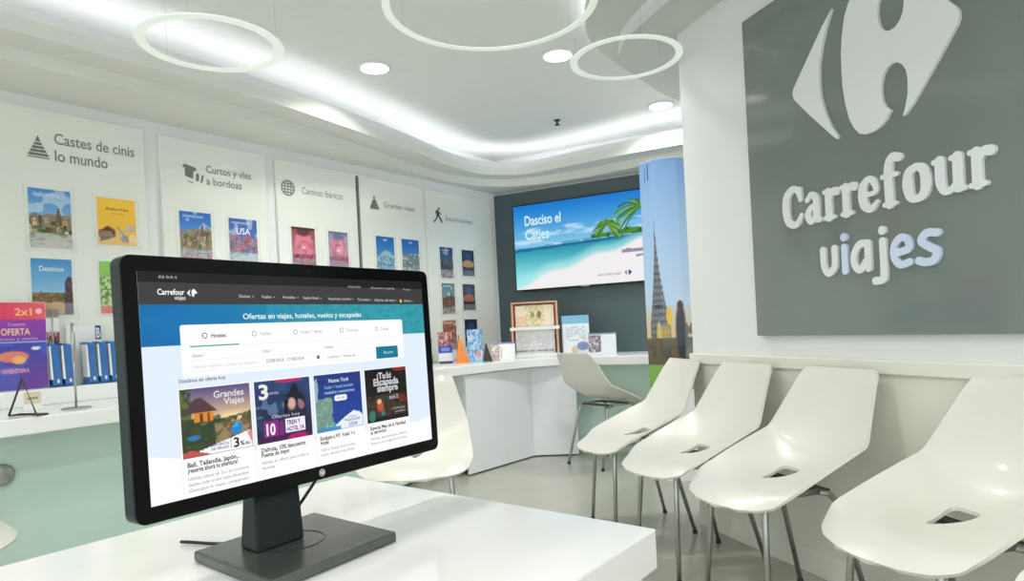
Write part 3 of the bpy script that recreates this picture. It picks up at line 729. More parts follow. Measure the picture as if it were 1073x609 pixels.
# blue cassette leaflet racks
def rack(x0, n, w, label, cols):
    t = lw_thing('leaflet_rack', x0, 0.10, 0.9155, label, 'leaflet rack', 'blue leaflet racks on the ledge')
    MB().box(0, n * w, -0.01, 0.05, 0, 0.008).build('base_plate', 'blue_plastic', t)
    for k in range(n):
        m = MB(); sh = Matrix.Translation((k * w, 0, 0.008)) @ Matrix.Shear('XZ', 4, (0.0, 0.0)) if False else Matrix.Translation((k * w, 0, 0.008))
        m.prism_y([(w * .22, 0), (w * 1.0, 0), (w * .80, 0.205), (w * .02, 0.215)], -0.03, 0.045, sh)
        m.build('divider', 'blue_plastic', t, 0.002)
        MB().prism_y([(w * .05, 0.03), (w * .22, 0.03), (w * .1, 0.20), (0.0, 0.20)], -0.036, 0.03, sh).build('leaflet_pack', 'paper_white', t)
        MB().prism_y([(w * .55, 0.012), (w * .72, 0.012), (w * .72, 0.03), (w * .55, 0.03)], -0.034, -0.029, sh).build('pocket_tab', 'paper_white', t)
    return t
rack(-3.665, 5, 0.055, 'blue leaflet rack of slanted pockets right of the chrome rod', None)
rack(-3.832, 2, 0.055, 'small pale blue leaflet rack touching the purple display box', None)
t = lw_thing('header_card', -3.72, 0.035, 1.1405, 'white header card with a dark blue letter B above the blue leaflet rack', 'card')
t.location.z = 0.9155
MB().box(0.0, 0.17, -0.002, 0.002, 0.0, 0.315).build('card_sheet', 'paper_white', t)
f = Flat(); f.base = -0.0024; f.rect(0.14, 0.168, 0.235, 0.31, (44, 66, 130), 0); f.text('B', 0.144, 0.164, 0.245, 0.075, (225, 232, 245), 1, .03); f.build('printed_mark', 'print_paint', t)
for k in range(3):
    x = -3.835 + k * 0.032
    t = lw_thing('leaflet', x, 0.045 + 0.006 * k, 0.9155, 'narrow white leaflet with a red photo, %s of the three behind the pale blue rack' % ('leftmost', 'middle', 'rightmost')[k], 'leaflet', 'narrow leaflets behind the pale blue rack')
    p = Pic(10, 50, (236, 238, 236), None, 70 + k); p.rect(0, 1, .0, .12, (120, 110, 108), .8); p.speck(3, 6, (p.Y > .3) & (p.Y < .52), ((190, 60, 50), (70, 60, 70), (226, 200, 180)), .9)
    MB().box(-0.012, 0.014, -0.001, 0.001, 0, 0.40).build('sheet', 'paper_white', t)
    f = Flat(); f.base = -0.0015; f.image(-0.012, 0.014, 0, 0.40, p.a); f.build('printed_face', 'print_paint', t)
# chrome rod stand
t = empty('rod_stand', (-1.98, 3.00, 0.8355), 0, 'thin chrome rod stand with round base on the left worktop', 'stand')
MB().lathe([(0.06, 0), (0.06, 0.004), (0.05, 0.007), (0.004, 0.008)], 32).build('base', 'steel', t)
MB().tube([(0, 0, 0.006), (0, 0, 0.375)], 0.005, 10).build('rod', 'steel', t)
MB().tube([(0, 0, 0.21), (0, 0, 0.385)], 0.0085, 10).build('clamp_sleeve', 'steel', t)
# wire triangle
t = empty('triangle_stand', (-2.03, 2.74, 0.8355), math.radians(-14), 'dark metal triangle stand on the edge of the left worktop', 'stand')
A, B_, C2 = (-0.072, 0, 0.006), (0.072, 0, 0.006), (0.006, 0, 0.155)
MB().tube([A, B_, C2], 0.005, 8, closed=True, smooth=False).build('triangle_frame', 'dark_iron', t)
MB().tube([(-0.072, 0.05, 0.005), (0.072, 0.05, 0.005)], 0.004, 8).build('rear_foot', 'dark_iron', t)
MB().tube([(-0.072, 0.05, 0.005), (-0.072, 0, 0.005)], 0.004, 8).tube([(0.072, 0.05, 0.005), (0.072, 0, 0.005)], 0.004, 8).build('foot_bar', 'dark_iron', t)
t = empty('card_holder', (-2.26, 2.86, 0.8355), LW.rz, 'small clear acrylic holder behind the dark triangle stand', 'holder')
MB().box(-0.05, 0.05, -0.03, 0.03, 0, 0.004).box(-0.05, 0.05, -0.03, -0.027, 0.004, 0.075).box(-0.05, 0.05, 0.027, 0.03, 0.004, 0.11).build('acrylic_shell', 'acrylic', t)
t = empty('price_card', (-2.19, 3.02, 0.8355), LW.rz, 'small beige card standing behind the dark triangle stand', 'card')
MB().prism_y([(-0.035, 0), (0.035, 0), (0.035, 0.085), (-0.035, 0.085)], -0.003, 0).build('card_face', 'paper_white', t)
f = Flat(); f.base = -0.0034; f.rect(-0.033, 0.033, 0.03, 0.083, (214, 204, 176)); f.rect(-0.02, 0.02, 0.05, 0.06, (150, 140, 110), 1); f.build('printed_face', 'print_paint', t)
MB().box(-0.035, 0.035, 0.0, 0.03, 0, 0.003).build('card_foot', 'paper_white', t)

# ================================================================== ITEMS ON THE COUNTER, UNDER THE TELEVISION
ZC = 0.8355
def easel_card(x, y, rz, w, h, arr, label, name='tent_card', cat='card', lean=0.25, side=None, group='cards standing on the worktop by the display wall', extra=None):
    t = empty(name, (x, y, ZC), rz, label, cat, group)
    M = Matrix.Rotation(-lean, 4, 'X')
    MB().box(-w / 2, w / 2, 0.0, 0.004, 0, h, M).build('front_board', 'paper_white', t)
    f = Flat(); f.base = -0.0006; f.image(-w / 2, w / 2, 0, h, arr)
    if extra: extra(f, w, h)
    f.v = [tuple(M @ Vector(v)) for v in f.v]; f.build('printed_face', 'print_paint', t)
    dy = h * math.sin(lean)
    y1 = dy * 2 + 0.004
    MB().add([(-w / 2, y1, 0), (w / 2, y1, 0), (w / 2, dy + 0.005, h * math.cos(lean)), (-w / 2, dy + 0.005, h * math.cos(lean)), (-w / 2, y1 + 0.003, 0), (w / 2, y1 + 0.003, 0), (w / 2, dy + 0.008, h * math.cos(lean)), (-w / 2, dy + 0.008, h * math.cos(lean))],
             [(0, 1, 2, 3), (5, 4, 7, 6), (0, 4, 5, 1), (2, 6, 7, 3), (0, 3, 7, 4), (1, 5, 6, 2)]).build('rear_board', side or 'paper_white', t)
    return t
p = Pic(24, 40, (216, 216, 210), (170, 200, 170), 81); p.speck(6, 8, (p.Y > .2) & (p.Y < .5), ((190, 120, 100), (230, 220, 210), (150, 90, 90))); p.mix((p.Y > .55) * .5, (176, 214, 190)); p.mix((p.Y > .8) * .7, (130, 180, 100)); p.rect(.1, .7, .05, .1, (110, 100, 130))
easel_card(-0.735, 5.52, 0.5, 0.13, 0.30, p.a, 'pale green and red leaflet stand beside the monitor edge', lean=.08)
p = Pic(24, 36, (130, 60, 70), (60, 60, 140), 82); p.mix(p.Y > .42, (50, 70, 170)); p.speck(5, 6, (p.Y < .45), ((200, 130, 120), (120, 60, 60), (220, 190, 180))); p.mix(p.Y > .68, (232, 232, 236)); p.mix(p.Y > .93, (60, 60, 90)); p.rect(.2, .8, .5, .6, (200, 210, 240), .5)
easel_card(-0.565, 5.46, 0.25, 0.115, 0.26, p.a, 'navy and white tent card left of the orange card', lean=.16)
t = empty('folded_card', (-0.425, 5.42, ZC), 0.1, 'orange triangular side of a folded card between two blue cards', 'card', 'cards standing on the worktop by the display wall')
MB().prism_y([(-0.055, 0), (0.055, 0), (-0.025, 0.225)], -0.004, 0.0).build('side_panel', 'orange_card', t)
MB().prism_y([(-0.055, 0), (-0.045, 0), (-0.020, 0.225), (-0.030, 0.225)], 0.0, 0.07).build('spine_panel', 'dark_card', t)
p = Pic(24, 40, (110, 170, 215), (196, 214, 230), 84); p.speck(6, 9, p.Y > 0.0, ((90, 160, 210), (60, 120, 180), (225, 232, 240), (160, 190, 215)), .8); p.ell(.7, .75, .2, .12, (200, 150, 140)); p.rect(0, 1, .95, 1, (120, 200, 215))
easel_card(-0.325, 5.44, 0.0, 0.125, 0.27, p.a, 'light blue tent card right of the orange card', lean=.14)
t = empty('folded_card', (-0.235, 5.45, ZC), 0.0, 'dark triangular side of a folded card left of the white photo card', 'card', 'cards standing on the worktop by the display wall')
MB().prism_y([(-0.03, 0), (0.05, 0), (0.0, 0.17)], -0.003, 0.0).build('side_panel', 'dark_card', t)
MB().prism_y([(0.044, 0), (0.05, 0), (0.004, 0.17), (-0.002, 0.17)], 0.0, 0.06).build('spine_panel', 'paper_white', t)
p = Pic(50, 36, (230, 230, 232), None, 85); p.rect(0, 1, 0, .1, (110, 110, 160)); p.rect(0, .38, .1, 1, (190, 186, 176)); p.speck(8, 8, (p.X < .38) & (p.Y > .1), ((120, 110, 160), (190, 150, 120), (222, 220, 210))); p.rect(.42, .47, .3, .9, (180, 120, 100), .6)
easel_card(-0.105, 5.53, -0.1, 0.20, 0.16, p.a, 'wide low white photo tent card left of the orange wooden stand', lean=.42)

# wooden brochure stand
t = empty('brochure_stand', (0.185, 5.87, ZC), -0.06, 'orange wood two-tier stand holding printed leaflets on the worktop', 'stand')
Mx = Matrix.Rotation(-0.10, 4, 'X')
for sx in (-0.205, 0.185):
    MB().prism_z([(sx, -0.09), (sx + 0.02, -0.09), (sx + 0.02, 0.10), (sx, 0.10)], 0.0, 0.24).build('side_board', 'wood_orange', t, 0.002)
for sx in (-0.205, 0.185):
    MB().box(sx, sx + 0.02, 0.0, 0.10, 0.24, 0.47).build('side_board', 'wood_orange', t, 0.002)
MB().box(-0.205, 0.205, 0.10, 0.115, 0, 0.475).build('back_board', 'wood_orange', t, 0.002)
MB().box(-0.205, 0.205, -0.105, 0.10, 0.0, 0.03).build('base_board', 'paper_white', t, 0.003)
MB().box(-0.215, 0.215, -0.10, 0.02, 0.235, 0.265).build('shelf_board', 'paper_white', t, 0.003)
MB().box(-0.205, 0.205, 0.0, 0.12, 0.47, 0.485).build('top_board', 'wood_orange', t, 0.002)
for z0, z1, y, sd, lab in ((0.031, 0.232, -0.06, 91, 'grey and white printed leaflet on the lower tier of the wooden stand'), (0.266, 0.455, 0.03, 92, 'cream map leaflet on the upper tier of the wooden stand')):
    c, s_ = math.cos(-0.06), math.sin(-0.06)
    b = empty('leaflet', (0.185 - s_ * y, 5.87 + c * y, ZC + z0), -0.06, lab, 'leaflet', 'leaflets in the wooden stand')
    p = Pic(50, 30, (226, 222, 216) if sd == 91 else (238, 222, 196), None, sd)
    if sd == 91: p.speck(10, 8, p.Y > .2, ((206, 206, 208), (190, 192, 196), (232, 230, 226)), .6); p.mix((abs(p.Y - .88) < .05) * p.noise(12, 2), (90, 90, 90))
    else: p.speck(8, 6, (p.X > .25) & (p.X < .75), ((236, 214, 150), (190, 180, 130), (244, 232, 210)), .7); p.mix((p.X < .3) * (p.Y > .5) * p.noise(10, 10) * .8, (226, 160, 110)); p.ell(.62, .45, .06, .2, (120, 120, 80)); p.ell(.45, .45, .05, .16, (150, 140, 90))
    MB().box(-0.17, 0.17, 0.0, 0.003, 0, z1 - z0).build('sheet', 'paper_white', b)
    f = Flat(); f.base = -0.0005; f.image(-0.17, 0.17, 0, z1 - z0, p.a); f.build('printed_face', 'print_paint', b)
p = Pic(40, 56, (120, 180, 214), None, 95); p.mix(p.Y > .2, (226, 234, 238)); 
for k in range(7): p.mix((abs(p.Y - .3 - k * .055) < .014) * (p.X > .15) * (p.X < .85) * (p.noise(14, 14) > .35) * .5, (150, 160, 170))
p.ell(.75, .78, .24, .12, (120, 140, 190)); p.ell(.45, .88, .14, .12, (210, 190, 160)); p.rect(0, .03, .2, 1, (170, 190, 196), .6)
easel_card(0.535, 5.82, -0.12, 0.235, 0.345, p.a, 'tall white price list stand with a light blue top right of the wooden stand', 'leaflet_stand', 'stand', lean=.06, group=None)
p = Pic(50, 36, (222, 228, 230), None, 96); p.rect(0, .45, .1, .9, (110, 100, 120)); p.speck(10, 8, (p.X < .45) & (p.Y > .1) & (p.Y < .9), ((200, 170, 170), (60, 60, 90), (230, 220, 220))); p.rect(0, 1, 0, .06, (110, 130, 160))
easel_card(0.745, 5.70, -0.25, 0.235, 0.185, p.a, 'wide photo card on the worktop behind the chair turned away', 'leaflet_stand', 'stand', lean=.12, group=None)

# ================================================================== PILLAR WITH THE TOWER PICTURE
pc = (1.125, 4.72); PR = 0.195
t = empty('picture_pillar', (pc[0], pc[1], 0), math.atan2(pc[1], pc[0]) - PI / 2, 'eight-sided pillar printed with a lattice tower under blue sky', 'pillar')
MB().prism_z([(PR * 0.985 * math.cos(PI / 8 + k * PI / 4), PR * 0.985 * math.sin(PI / 8 + k * PI / 4)) for k in range(8)], 0.0, 2.205).build('core', 'paper_white', t)
p = Pic(220, 300, (112, 160, 214), (205, 214, 226), 99)   # x = angle 0..360 (camera side at .5), y = height top..floor
ZT = 2.20; ZB = 0.62
def yz(z): return (ZT - z) / ZT
p.grad(0, yz(1.2), (128, 170, 220), (190, 214, 236)); p.grad(yz(1.2), yz(0.98), (196, 206, 214), (226, 190, 130))
tx = 0.415
Tw = np.clip((p.Y - yz(1.80)) / (yz(1.06) - yz(1.80)), 0, 1); hw = 0.002 + 0.07 * Tw ** 1.7
tm = (np.abs(p.X - tx) < hw) & (p.Y > yz(1.80)) & (p.Y < yz(0.98)); p.mix(tm * .85, (70, 70, 76)); p.mix(tm * (np.sin((p.X + p.Y * .35) * 420) * np.sin((p.X - p.Y * .35) * 420) > .1) * .6, (150, 166, 184))
p.ell(tx, yz(0.97), 0.02, 0.02, (210, 190, 130)); p.rect(tx - .036, tx + .036, yz(1.21), yz(1.185), (60, 58, 62)); p.ell(tx, yz(1.0), 0.022, 0.05, (214, 200, 170), .3)
p.ell(0.48, yz(1.13), 0.018, 0.03, (236, 190, 50)); p.mix((p.Y > yz(1.06)) * (p.Y < yz(.96)) * (p.X > .4) * (p.X < .48) * .6, (220, 190, 60))
p.grad(yz(0.98), yz(0.80), (96, 84, 66), (60, 62, 46)); p.mix((p.Y > yz(0.98)) * (p.Y < yz(0.80)) * (p.noise(30, 40) > .5) * .7, (120, 96, 74))
p.grad(yz(0.80), 1, (122, 168, 70), (96, 146, 60)); p.mix((p.Y > yz(.8)) * p.noise(20, 60) * .5, (150, 190, 90))
p.ell(0.545, yz(1.02), 0.035, 0.10, (40, 44, 46), .3); p.ell(0.545, yz(1.20), 0.018, 0.016, (60, 44, 36)); p.mix((p.Y > yz(1.08)) * (p.Y < yz(.9)) * (p.X > .575) * (p.noise(40, 60) > .4) * .8, (50, 66, 46))
p.rect(.352, .358, yz(2.16), yz(2.06), (60, 66, 96)); p.rect(.378, .384, yz(2.18), yz(2.07), (60, 66, 96))
f = Flat()
def onpill(u, v):
    a = -PI / 2 + (u - 0.5) * 2 * PI
    k = round((a) / (PI / 4)) * (PI / 4)
    r = PR * math.cos(PI / 8) / math.cos(a - k)
    return (r * math.cos(a), r * math.sin(a), ZB + (ZT - ZB) * v)
f.image(0, 1, 0, 1, p.a[:int(300 * (1 - ZB / ZT))], 0, onpill); f.build('printed_wrap', 'print_paint', t)

# ================================================================== CHAIRS
ROWS = [((.335, .445), (.331, .060, .446)), ((.325, .451), (.308, .150, .446)), ((.300, .464), (.268, .215, .450)), ((.262, .478), (.226, .254, .464)), ((.205, .490), (.182, .277, .500)),
        ((.10, .498), (.09, .275, .543)), ((.01, .505), (.0, .272, .583)), ((-.065, .532), (-.075, .269, .615)), ((-.125, .578), (-.138, .266, .640)), ((-.175, .645), (-.172, .245, .705)),
        ((-.212, .72), (-.203, .226, .765)), ((-.243, .80), (-.235, .209, .825)), ((-.268, .868), (-.262, .195, .868)), ((-.272, .885), (-.268, .178, .885))]
def make_chair():
    t = empty('shell_chair', (0, 0, 0))
    cs = catmull([r[0] for r in ROWS], 4); 
    ss = []
    for i in range(len(ROWS) - 1):
        for k in range(4):
            u = k / 4; a = np.array(ROWS[i][1]); b = np.array(ROWS[i + 1][1]); ss.append(a * (1 - u) + b * u)
    ss.append(np.array(ROWS[-1][1]))
    # round the outline's corners a little
    S2 = [ss[0]] + [(ss[i - 1] + 2 * ss[i] + ss[i + 1]) / 4 for i in range(1, len(ss) - 1)] + [ss[-1]]
    NU = 24; v = []; f = []
    for (cx, cz), sd in zip(cs, S2):
        for j in range(NU + 1):
            q = -1 + 2 * j / NU; w = abs(q) ** 2.1
            v.append((cx + (sd[0] - cx) * w, sd[1] * q, cz + (sd[2] - cz) * w))
    n = NU + 1
    for i in range(len(cs) - 1):
        for j in range(NU): f.append((i * n + j, i * n + j + 1, (i + 1) * n + j + 1, (i + 1) * n + j))
    me = bpy.data.meshes.new('seat_shell'); me.from_pydata(v, [], f)
    bm = bmesh.new(); bm.from_mesh(me); bmesh.ops.recalc_face_normals(bm, faces=bm.faces)
    up = sum(fc.normal.z for fc in bm.faces)
    if up < 0: bmesh.ops.reverse_faces(bm, faces=bm.faces)
    bm.to_mesh(me); bm.free()
    o = bpy.data.objects.new('seat_shell', me); COL.objects.link(o)
    sm = o.modifiers.new('s', 'SOLIDIFY'); sm.thickness = 0.011; sm.offset = -1
    # cutter for the rounded triangular opening
    tri = [(0.108, 0.0), (-0.048, 0.060), (-0.048, -0.060)]; rp = []
    for i in range(3):
        A = Vector(tri[i - 1]); B = Vector(tri[i]); C = Vector(tri[(i + 1) % 3])
        a = B + (A - B).normalized() * 0.042; c = B + (C - B).normalized() * 0.042
        for k in range(6):
            u = k / 5; rp.append(tuple(a * (1 - u) ** 2 + B * 2 * u * (1 - u) + c * u * u))
    cme = MB().prism_z(rp, 0.40, 0.62); cut = cme.build('cut', 'shell'); 
    bo = o.modifiers.new('b', 'BOOLEAN'); bo.object = cut; bo.operation = 'DIFFERENCE'; bo.solver = 'EXACT'
    bpy.context.view_layer.update()
    dg = bpy.context.evaluated_depsgraph_get()
    m2 = bpy.data.meshes.new_from_object(o.evaluated_get(dg)); m2.name = 'seat_shell'
    cm = cut.data; bpy.data.objects.remove(cut); bpy.data.meshes.remove(cm)
    bpy.data.objects.remove(o); bpy.data.meshes.remove(me)
    bm = bmesh.new(); bm.from_mesh(m2); bmesh.ops.remove_doubles(bm, verts=bm.verts, dist=1e-5)
    for fc in bm.faces: fc.smooth = True
    for e in bm.edges:
        if len(e.link_faces) == 2 and e.calc_face_angle(0) > 0.7: e.smooth = False
    bm.to_mesh(m2); bm.free()
    m2.materials.clear(); m2.materials.append(MATS['shell'])
    link(bpy.data.objects.new('seat_shell', m2), t)
    for sx in (1, -1):
        for sy in (1, -1):
            if sx > 0: pts = [(0.145, 0.150 * sy, 0.468), (0.185, 0.160 * sy, 0.455), (0.200, 0.166 * sy, 0.425), (0.225, 0.200 * sy, 0.012)]
            else: pts = [(-0.03, 0.150 * sy, 0.468), (-0.07, 0.155 * sy, 0.458), (-0.095, 0.16 * sy, 0.43), (-0.20, 0.195 * sy, 0.012)]
            lg = MB().tube(pts, [.0115, .0115, .0115, .0095], 12).build('leg', 'steel', t)
            e = pts[-1]
            MB().lathe([(0.0125, 0.0), (0.0125, 0.012), (0.011, 0.018)], 12, Matrix.Translation((e[0], e[1], 0))).build('foot_cap', 'rubber', lg)
    for sy in (1, -1):
        MB().tube([(0.145, 0.150 * sy, 0.468), (-0.03, 0.150 * sy, 0.468)], 0.011, 10).build('side_tube', 'steel', t)
    m = MB()
    for x in (0.135, -0.055): m.box(x - 0.02, x + 0.02, -0.155, 0.155, 0.462, 0.474)
    m.build('cross_bracket', 'bracket', t)
    return t
chair0 = make_chair()
CH = [(0.646, 3.587, 3.317, 'white shell chair at the far end of the wall row, nearest the pillar'),
      (0.801, 3.023, 3.395, 'second white shell chair from the pillar in the row along the sign wall'),
      (0.976, 2.495, 3.400, 'white shell chair in the wall row under the left part of the sign lettering'),
      (1.207, 1.872, 3.31, 'large near white shell chair at the right, its whole seat in view'),
      (1.315, 1.24, 3.35, 'white shell chair cut off by the bottom right corner of the photo'),
      (0.66, 5.25, 0.62, 'white shell chair turned away, tucked to the worktop under the television'),
      (-0.515, 3.30, -1.47, 'white shell chair half hidden behind the right side of the monitor'),
      (-2.09, 2.20, 0.3, 'white shell chair of which only an edge shows at the lower left')]
for i, (x, y, a, lab) in enumerate(CH):
    c = chair0 if i == 0 else copy_tree(chair0)
    c.location = (x, y, 0); c.rotation_euler = (0, 0, a); tag(c, lab, 'chair', 'white moulded shell chairs')

# ================================================================== DESK
K = np.array([0.222, 1.125]); db = np.array([-0.768, 0.640]); db /= np.linalg.norm(db); dr = np.array([-0.594, -0.805])
desk = empty('desk', (K[0], K[1], 0), math.atan2(-db[1], -db[0]), 'white desk with thick top in the foreground carrying the monitor', 'desk')
ang = math.atan2(-db[1], -db[0]); ca, sa = math.cos(-ang), math.sin(-ang)
def dl(p): q = np.array(p, float) - K; return (q[0] * ca - q[1] * sa, q[0] * sa + q[1] * ca)
LB = K + db * 0.86
cor = [K, LB, LB + dr * 1.25, K + dr * 1.25]
MB().prism_z([dl(c) for c in cor], 0.683, 0.75).build('desk_top', 'desk_white', desk, 0.003)
cen = sum(cor) / 4
for c in cor:
    q = c + (cen - c) * 0.03; u = (LB - K) / np.linalg.norm(LB - K); 
    sx = 1 if np.dot(cen - c, db) > 0 else -1; sy = 1 if np.dot(cen - c, dr) > 0 else -1
    o0 = c + db * 0.02 * sx + dr * 0.02 * sy
    MB().prism_z([dl(o0), dl(o0 + db * 0.055 * sx), dl(o0 + db * 0.055 * sx + dr * 0.055 * sy), dl(o0 + dr * 0.055 * sy)], 0.0, 0.683).build('leg', 'desk_white', desk, 0.002)

# ================================================================== MONITOR
YAW = 0.9547
mon = empty('monitor', (-0.355, 1.165, 0.7505), YAW, 'black desktop monitor showing a travel website on the white desk', 'monitor')
TILT = Matrix.Translation((0, 0, 0.29)) @ Matrix.Rotation(-0.026, 4, 'X')
def tilt(o): o.matrix_local = TILT; return o
W2, H2 = 0.3075, 0.1877
def rr(x0, x1, z0, z1, r, n=6):
    p = []
    for cx, cz, a in ((x1 - r, z1 - r, 0), (x0 + r, z1 - r, 1), (x0 + r, z0 + r, 2), (x1 - r, z0 + r, 3)):
        for k in range(n): q = (a + k / (n - 1)) * PI / 2; p.append((cx + r * math.cos(q), cz + r * math.sin(q)))
    return p
tilt(MB().prism_y(rr(-W2, W2, -H2, H2, 0.014), 0.001, 0.030).build('casing', 'side_plastic', mon, 0.002))
tilt(MB().prism_y(rr(-W2, W2, -H2, H2, 0.014), -0.002, 0.001).build('bezel', 'bezel', mon))
tilt(MB().prism_y(rr(-0.2, 0.2, -0.13, 0.13, 0.03), 0.030, 0.048).build('rear_housing', 'side_plastic', mon, 0.004))
X0, X1, Z0, Z1 = -0.2865, 0.2885, -0.1645, 0.1650
SWd, SHt = X1 - X0, Z1 - Z0
def sx(u): return X0 + u * SWd
def sz(v): return Z1 - v * SHt
S = Flat(); S.base = -0.0023; S.step = 0.00025
S.rect(X0, X1, Z0, Z1, (228, 239, 252), 0)
S.rect(X0, X1, sz(.046), Z1, (22, 22, 22), 1)
S.rect(X0, X1, sz(.143), sz(.046), (58, 58, 58), 1)
p = Pic(110, 20, (0, 116, 178), None, 12); t_ = np.clip((p.X - .1) / .5, 0, 1); p.mix(t_, (44, 150, 166)); p.mix((p.noise(50, 10) * (p.X > .35)) * .3, (90, 190, 196)); p.mix((p.noise(70, 14) > .6) * (p.X > .4) * .25, (20, 120, 140)); p.mix((p.noise(9, 3)) * (p.X < .3) * .3, (0, 90, 160))
S.image(X0, X1, sz(.325), sz(.143), p.a, 1)
# white wave at the page bottom
wv = [(0, .79), (.05, .81), (.15, .85), (.6, .86), (.8, .86), (.93, .87), (1.0, .855)]
S.poly([(sx(0), Z0)] + [(sx(1), Z0)] + [(sx(u), sz(v)) for u, v in wv[::-1]], (255, 255, 255), 1)
def T_(s, u0, u1, v, h, col, layer=3, bold=0.0): S.text(s, sx(u0), sx(u1), sz(v), h * SHt, col, layer, bold)
WHT = (235, 235, 235)
T_('ES', .052, .066, .028, .016, (200, 200, 200)); T_('EUR €', .071, .098, .028, .016, (200, 200, 200))
T_('Atención', .655, .708, .048, .017, (190, 190, 190)); T_('Encuentra tu agencia', .755, .862, .052, .017, (190, 190, 190)); T_('Mi cuenta', .905, .938, .056, .017, (190, 190, 190))
T_('Carrefour', .046, .115, .100, .036, (255, 255, 255), 3, .02); T_('viajes', .088, .117, .122, .026, (240, 240, 240), 3, .01)
S.poly([(sx(.121), sz(.091)), (sx(.131), sz(.074)), (sx(.1285), sz(.091)), (sx(.131), sz(.108))], (255, 255, 255), 3)
S.poly([(sx(.150), sz(.091)), (sx(.141), sz(.072)), (sx(.134), sz(.080)), (sx(.134), sz(.102)), (sx(.139), sz(.110)), (sx(.141), sz(.096))], (255, 255, 255), 3)
for s, a, b in (('Hoteles', .268, .305), ('Vuelos', .335, .372), ('Islas', .405, .435), ('Costas', .455, .475)): pass
for s, a, b, v in (('Destinos', .268, .302, .106), ('Vuelos', .338, .370, .108), ('Hoteles', .408, .450, .109), ('Vuelo+Hotel', .478, .535, .112), ('Vacaciones Cruceros', .572, .662, .115), ('Circuitos', .692, .742, .118), ('Ofertas y disney'[:7] + ' del mes', .766, .857, .121), ('Ahorro', .905, .938, .124)):
    T_(s, a, b, v + .004, .022, (205, 205, 205), 3, .005)
    S.poly([(sx(b + .006), sz(v - .004)), (sx(b + .012), sz(v - .004)), (sx(b + .009), sz(v + .003))], (190, 190, 190), 3)
S.disc(sx(.889), sz(.122), .0035, .0035, (240, 180, 60), 3)
T_('Ofertas en viajes, hoteles, vuelos y escapadas', .276, .703, .214, .038, (240, 250, 250), 3, .012)
S.rrect(sx(.097), sx(.888), sz(.470), sz(.235), .004, (255, 255, 255), 2)
S.rect(sx(.12), sx(.87), sz(.337), sz(.335), (226, 228, 232), 3)
S.rect(sx(.12), sx(.259), sz(.336), sz(.330), (70, 160, 170), 4)
for s, u, col, b in (('Hoteles', .180, (40, 40, 40), .02), ('Vuelos', .325, (150, 150, 150), 0), ('Vuelo + Hotel', .462, (150, 150, 150), 0), ('Cruceros', .635, (150, 150, 150), 0), ('Coches', .785, (150, 150, 150), 0)):
    T_(s, u, u + .006 * len(s), .296, .026, col, 3, b)
    S.disc(sx(u - .018), sz(.286), .0045, .0045, col, 3, 12); S.disc(sx(u - .018), sz(.286), .0033, .0033, (255, 255, 255), 4, 12)
for s, u0, u1 in (('Destino *', .125, .160), ('Fechas *', .331, .360), ('Ocupación *', .546, .585)):
    T_(s, u0, u1, .382, .022, (110, 110, 110), 3)
for u0, u1 in ((.122, .318), (.329, .528), (.541, .745)):
    S.rrect(sx(u0), sx(u1), sz(.450), sz(.395), .002, (222, 224, 228), 3); S.rrect(sx(u0) + .0006, sx(u1) - .0006, sz(.450) + .0006, sz(.395) - .0006, .0018, (255, 255, 255), 4)
T_('Buscar destino, ciudad, aeropuerto', .130, .310, .432, .021, (196, 196, 196), 5); T_('22/08/2024 - 27/08/2024', .338, .466, .432, .024, (90, 90, 90), 5); T_('2 adultos, 1 habitación', .554, .668, .436, .022, (120, 120, 120), 5)
S.rect(sx(.514), sx(.524), sz(.434), sz(.416), (40, 110, 130), 5)
S.rrect(sx(.757), sx(.858), sz(.463), sz(.392), .002, (10, 122, 150), 3); T_('Buscar', .792, .836, .436, .024, (200, 235, 240), 4)
T_('Destinos en oferta hoy', .086, .213, .492, .024, (50, 50, 60), 3, .01)
# cards
CT, CB = .522, .828
cards = [(.084, .281), (.295, .481), (.497, .681), (.699, .889)]
for u0, u1 in cards: S.rrect(sx(u0 - .004), sx(u1 + .004), Z0, sz(CT - .006), .002, (226, 230, 236), 2); S.rrect(sx(u0 - .003), sx(u1 + .003), Z0, sz(CT - .005), .002, (255, 255, 255), 3)
p = Pic(66, 66, (96, 80, 130), (240, 200, 160), 101)
p.grad(0, .55, (90, 80, 132), (250, 214, 150)); p.ell(.72, .5, .32, .14, (255, 232, 180), .8, .8)
p.speck(12, 12, (p.Y > .42 + .25 * p.X * (1 - p.X)) | (p.X < .14), ((40, 60, 36), (60, 90, 40), (110, 110, 60)), .85); p.mix((p.Y > .42 + .1 * p.noise(8, 2)) * (p.X < .55) * .7, (46, 62, 40))
p.ell(.85, .68, .3, .2, (120, 90, 60), .6, .6); p.speck(10, 12, (p.X > .45) & (p.Y > .55), ((150, 90, 90), (90, 100, 50), (200, 170, 130)), .5)
p.poly([(.05, .33), (.18, .16), (.28, .14), (.50, .36), (.35, .37), (.08, .36)], (84, 60, 66)); p.poly([(.18, .36), (.45, .37), (.44, .5), (.18, .5)], (222, 140, 52)); p.rect(.26, .3, .37, .5, (110, 60, 30)); p.rect(.36, .39, .37, .5, (110, 60, 30))
p.poly([(0, .98), (.2, .93), (1, .72), (1, 1), (0, 1)], (250, 250, 252)); p.poly([(0, .92), (.12, .9), (.36, .98), (.36, 1), (0, 1)], (196, 84, 84)); p.poly([(.92, .76), (1, .72), (1, .95)], (226, 140, 140))
p.poly([(.68, .66), (.78, .56), (.86, .62), (.84, .74), (.70, .76)], (30, 136, 206)); p.poly([(.68, .66), (.78, .56), (.80, .66)], (60, 170, 226)); p.ell(.16, .72, .1, .04, (50, 120, 180))
S.image(sx(.084), sx(.281), sz(CB), sz(CT), p.a, 4)
T_('Grandes', .175, .262, .574, .044, WHT, 5, .01); T_('Viajes', .203, .262, .610, .044, WHT, 5, .01)
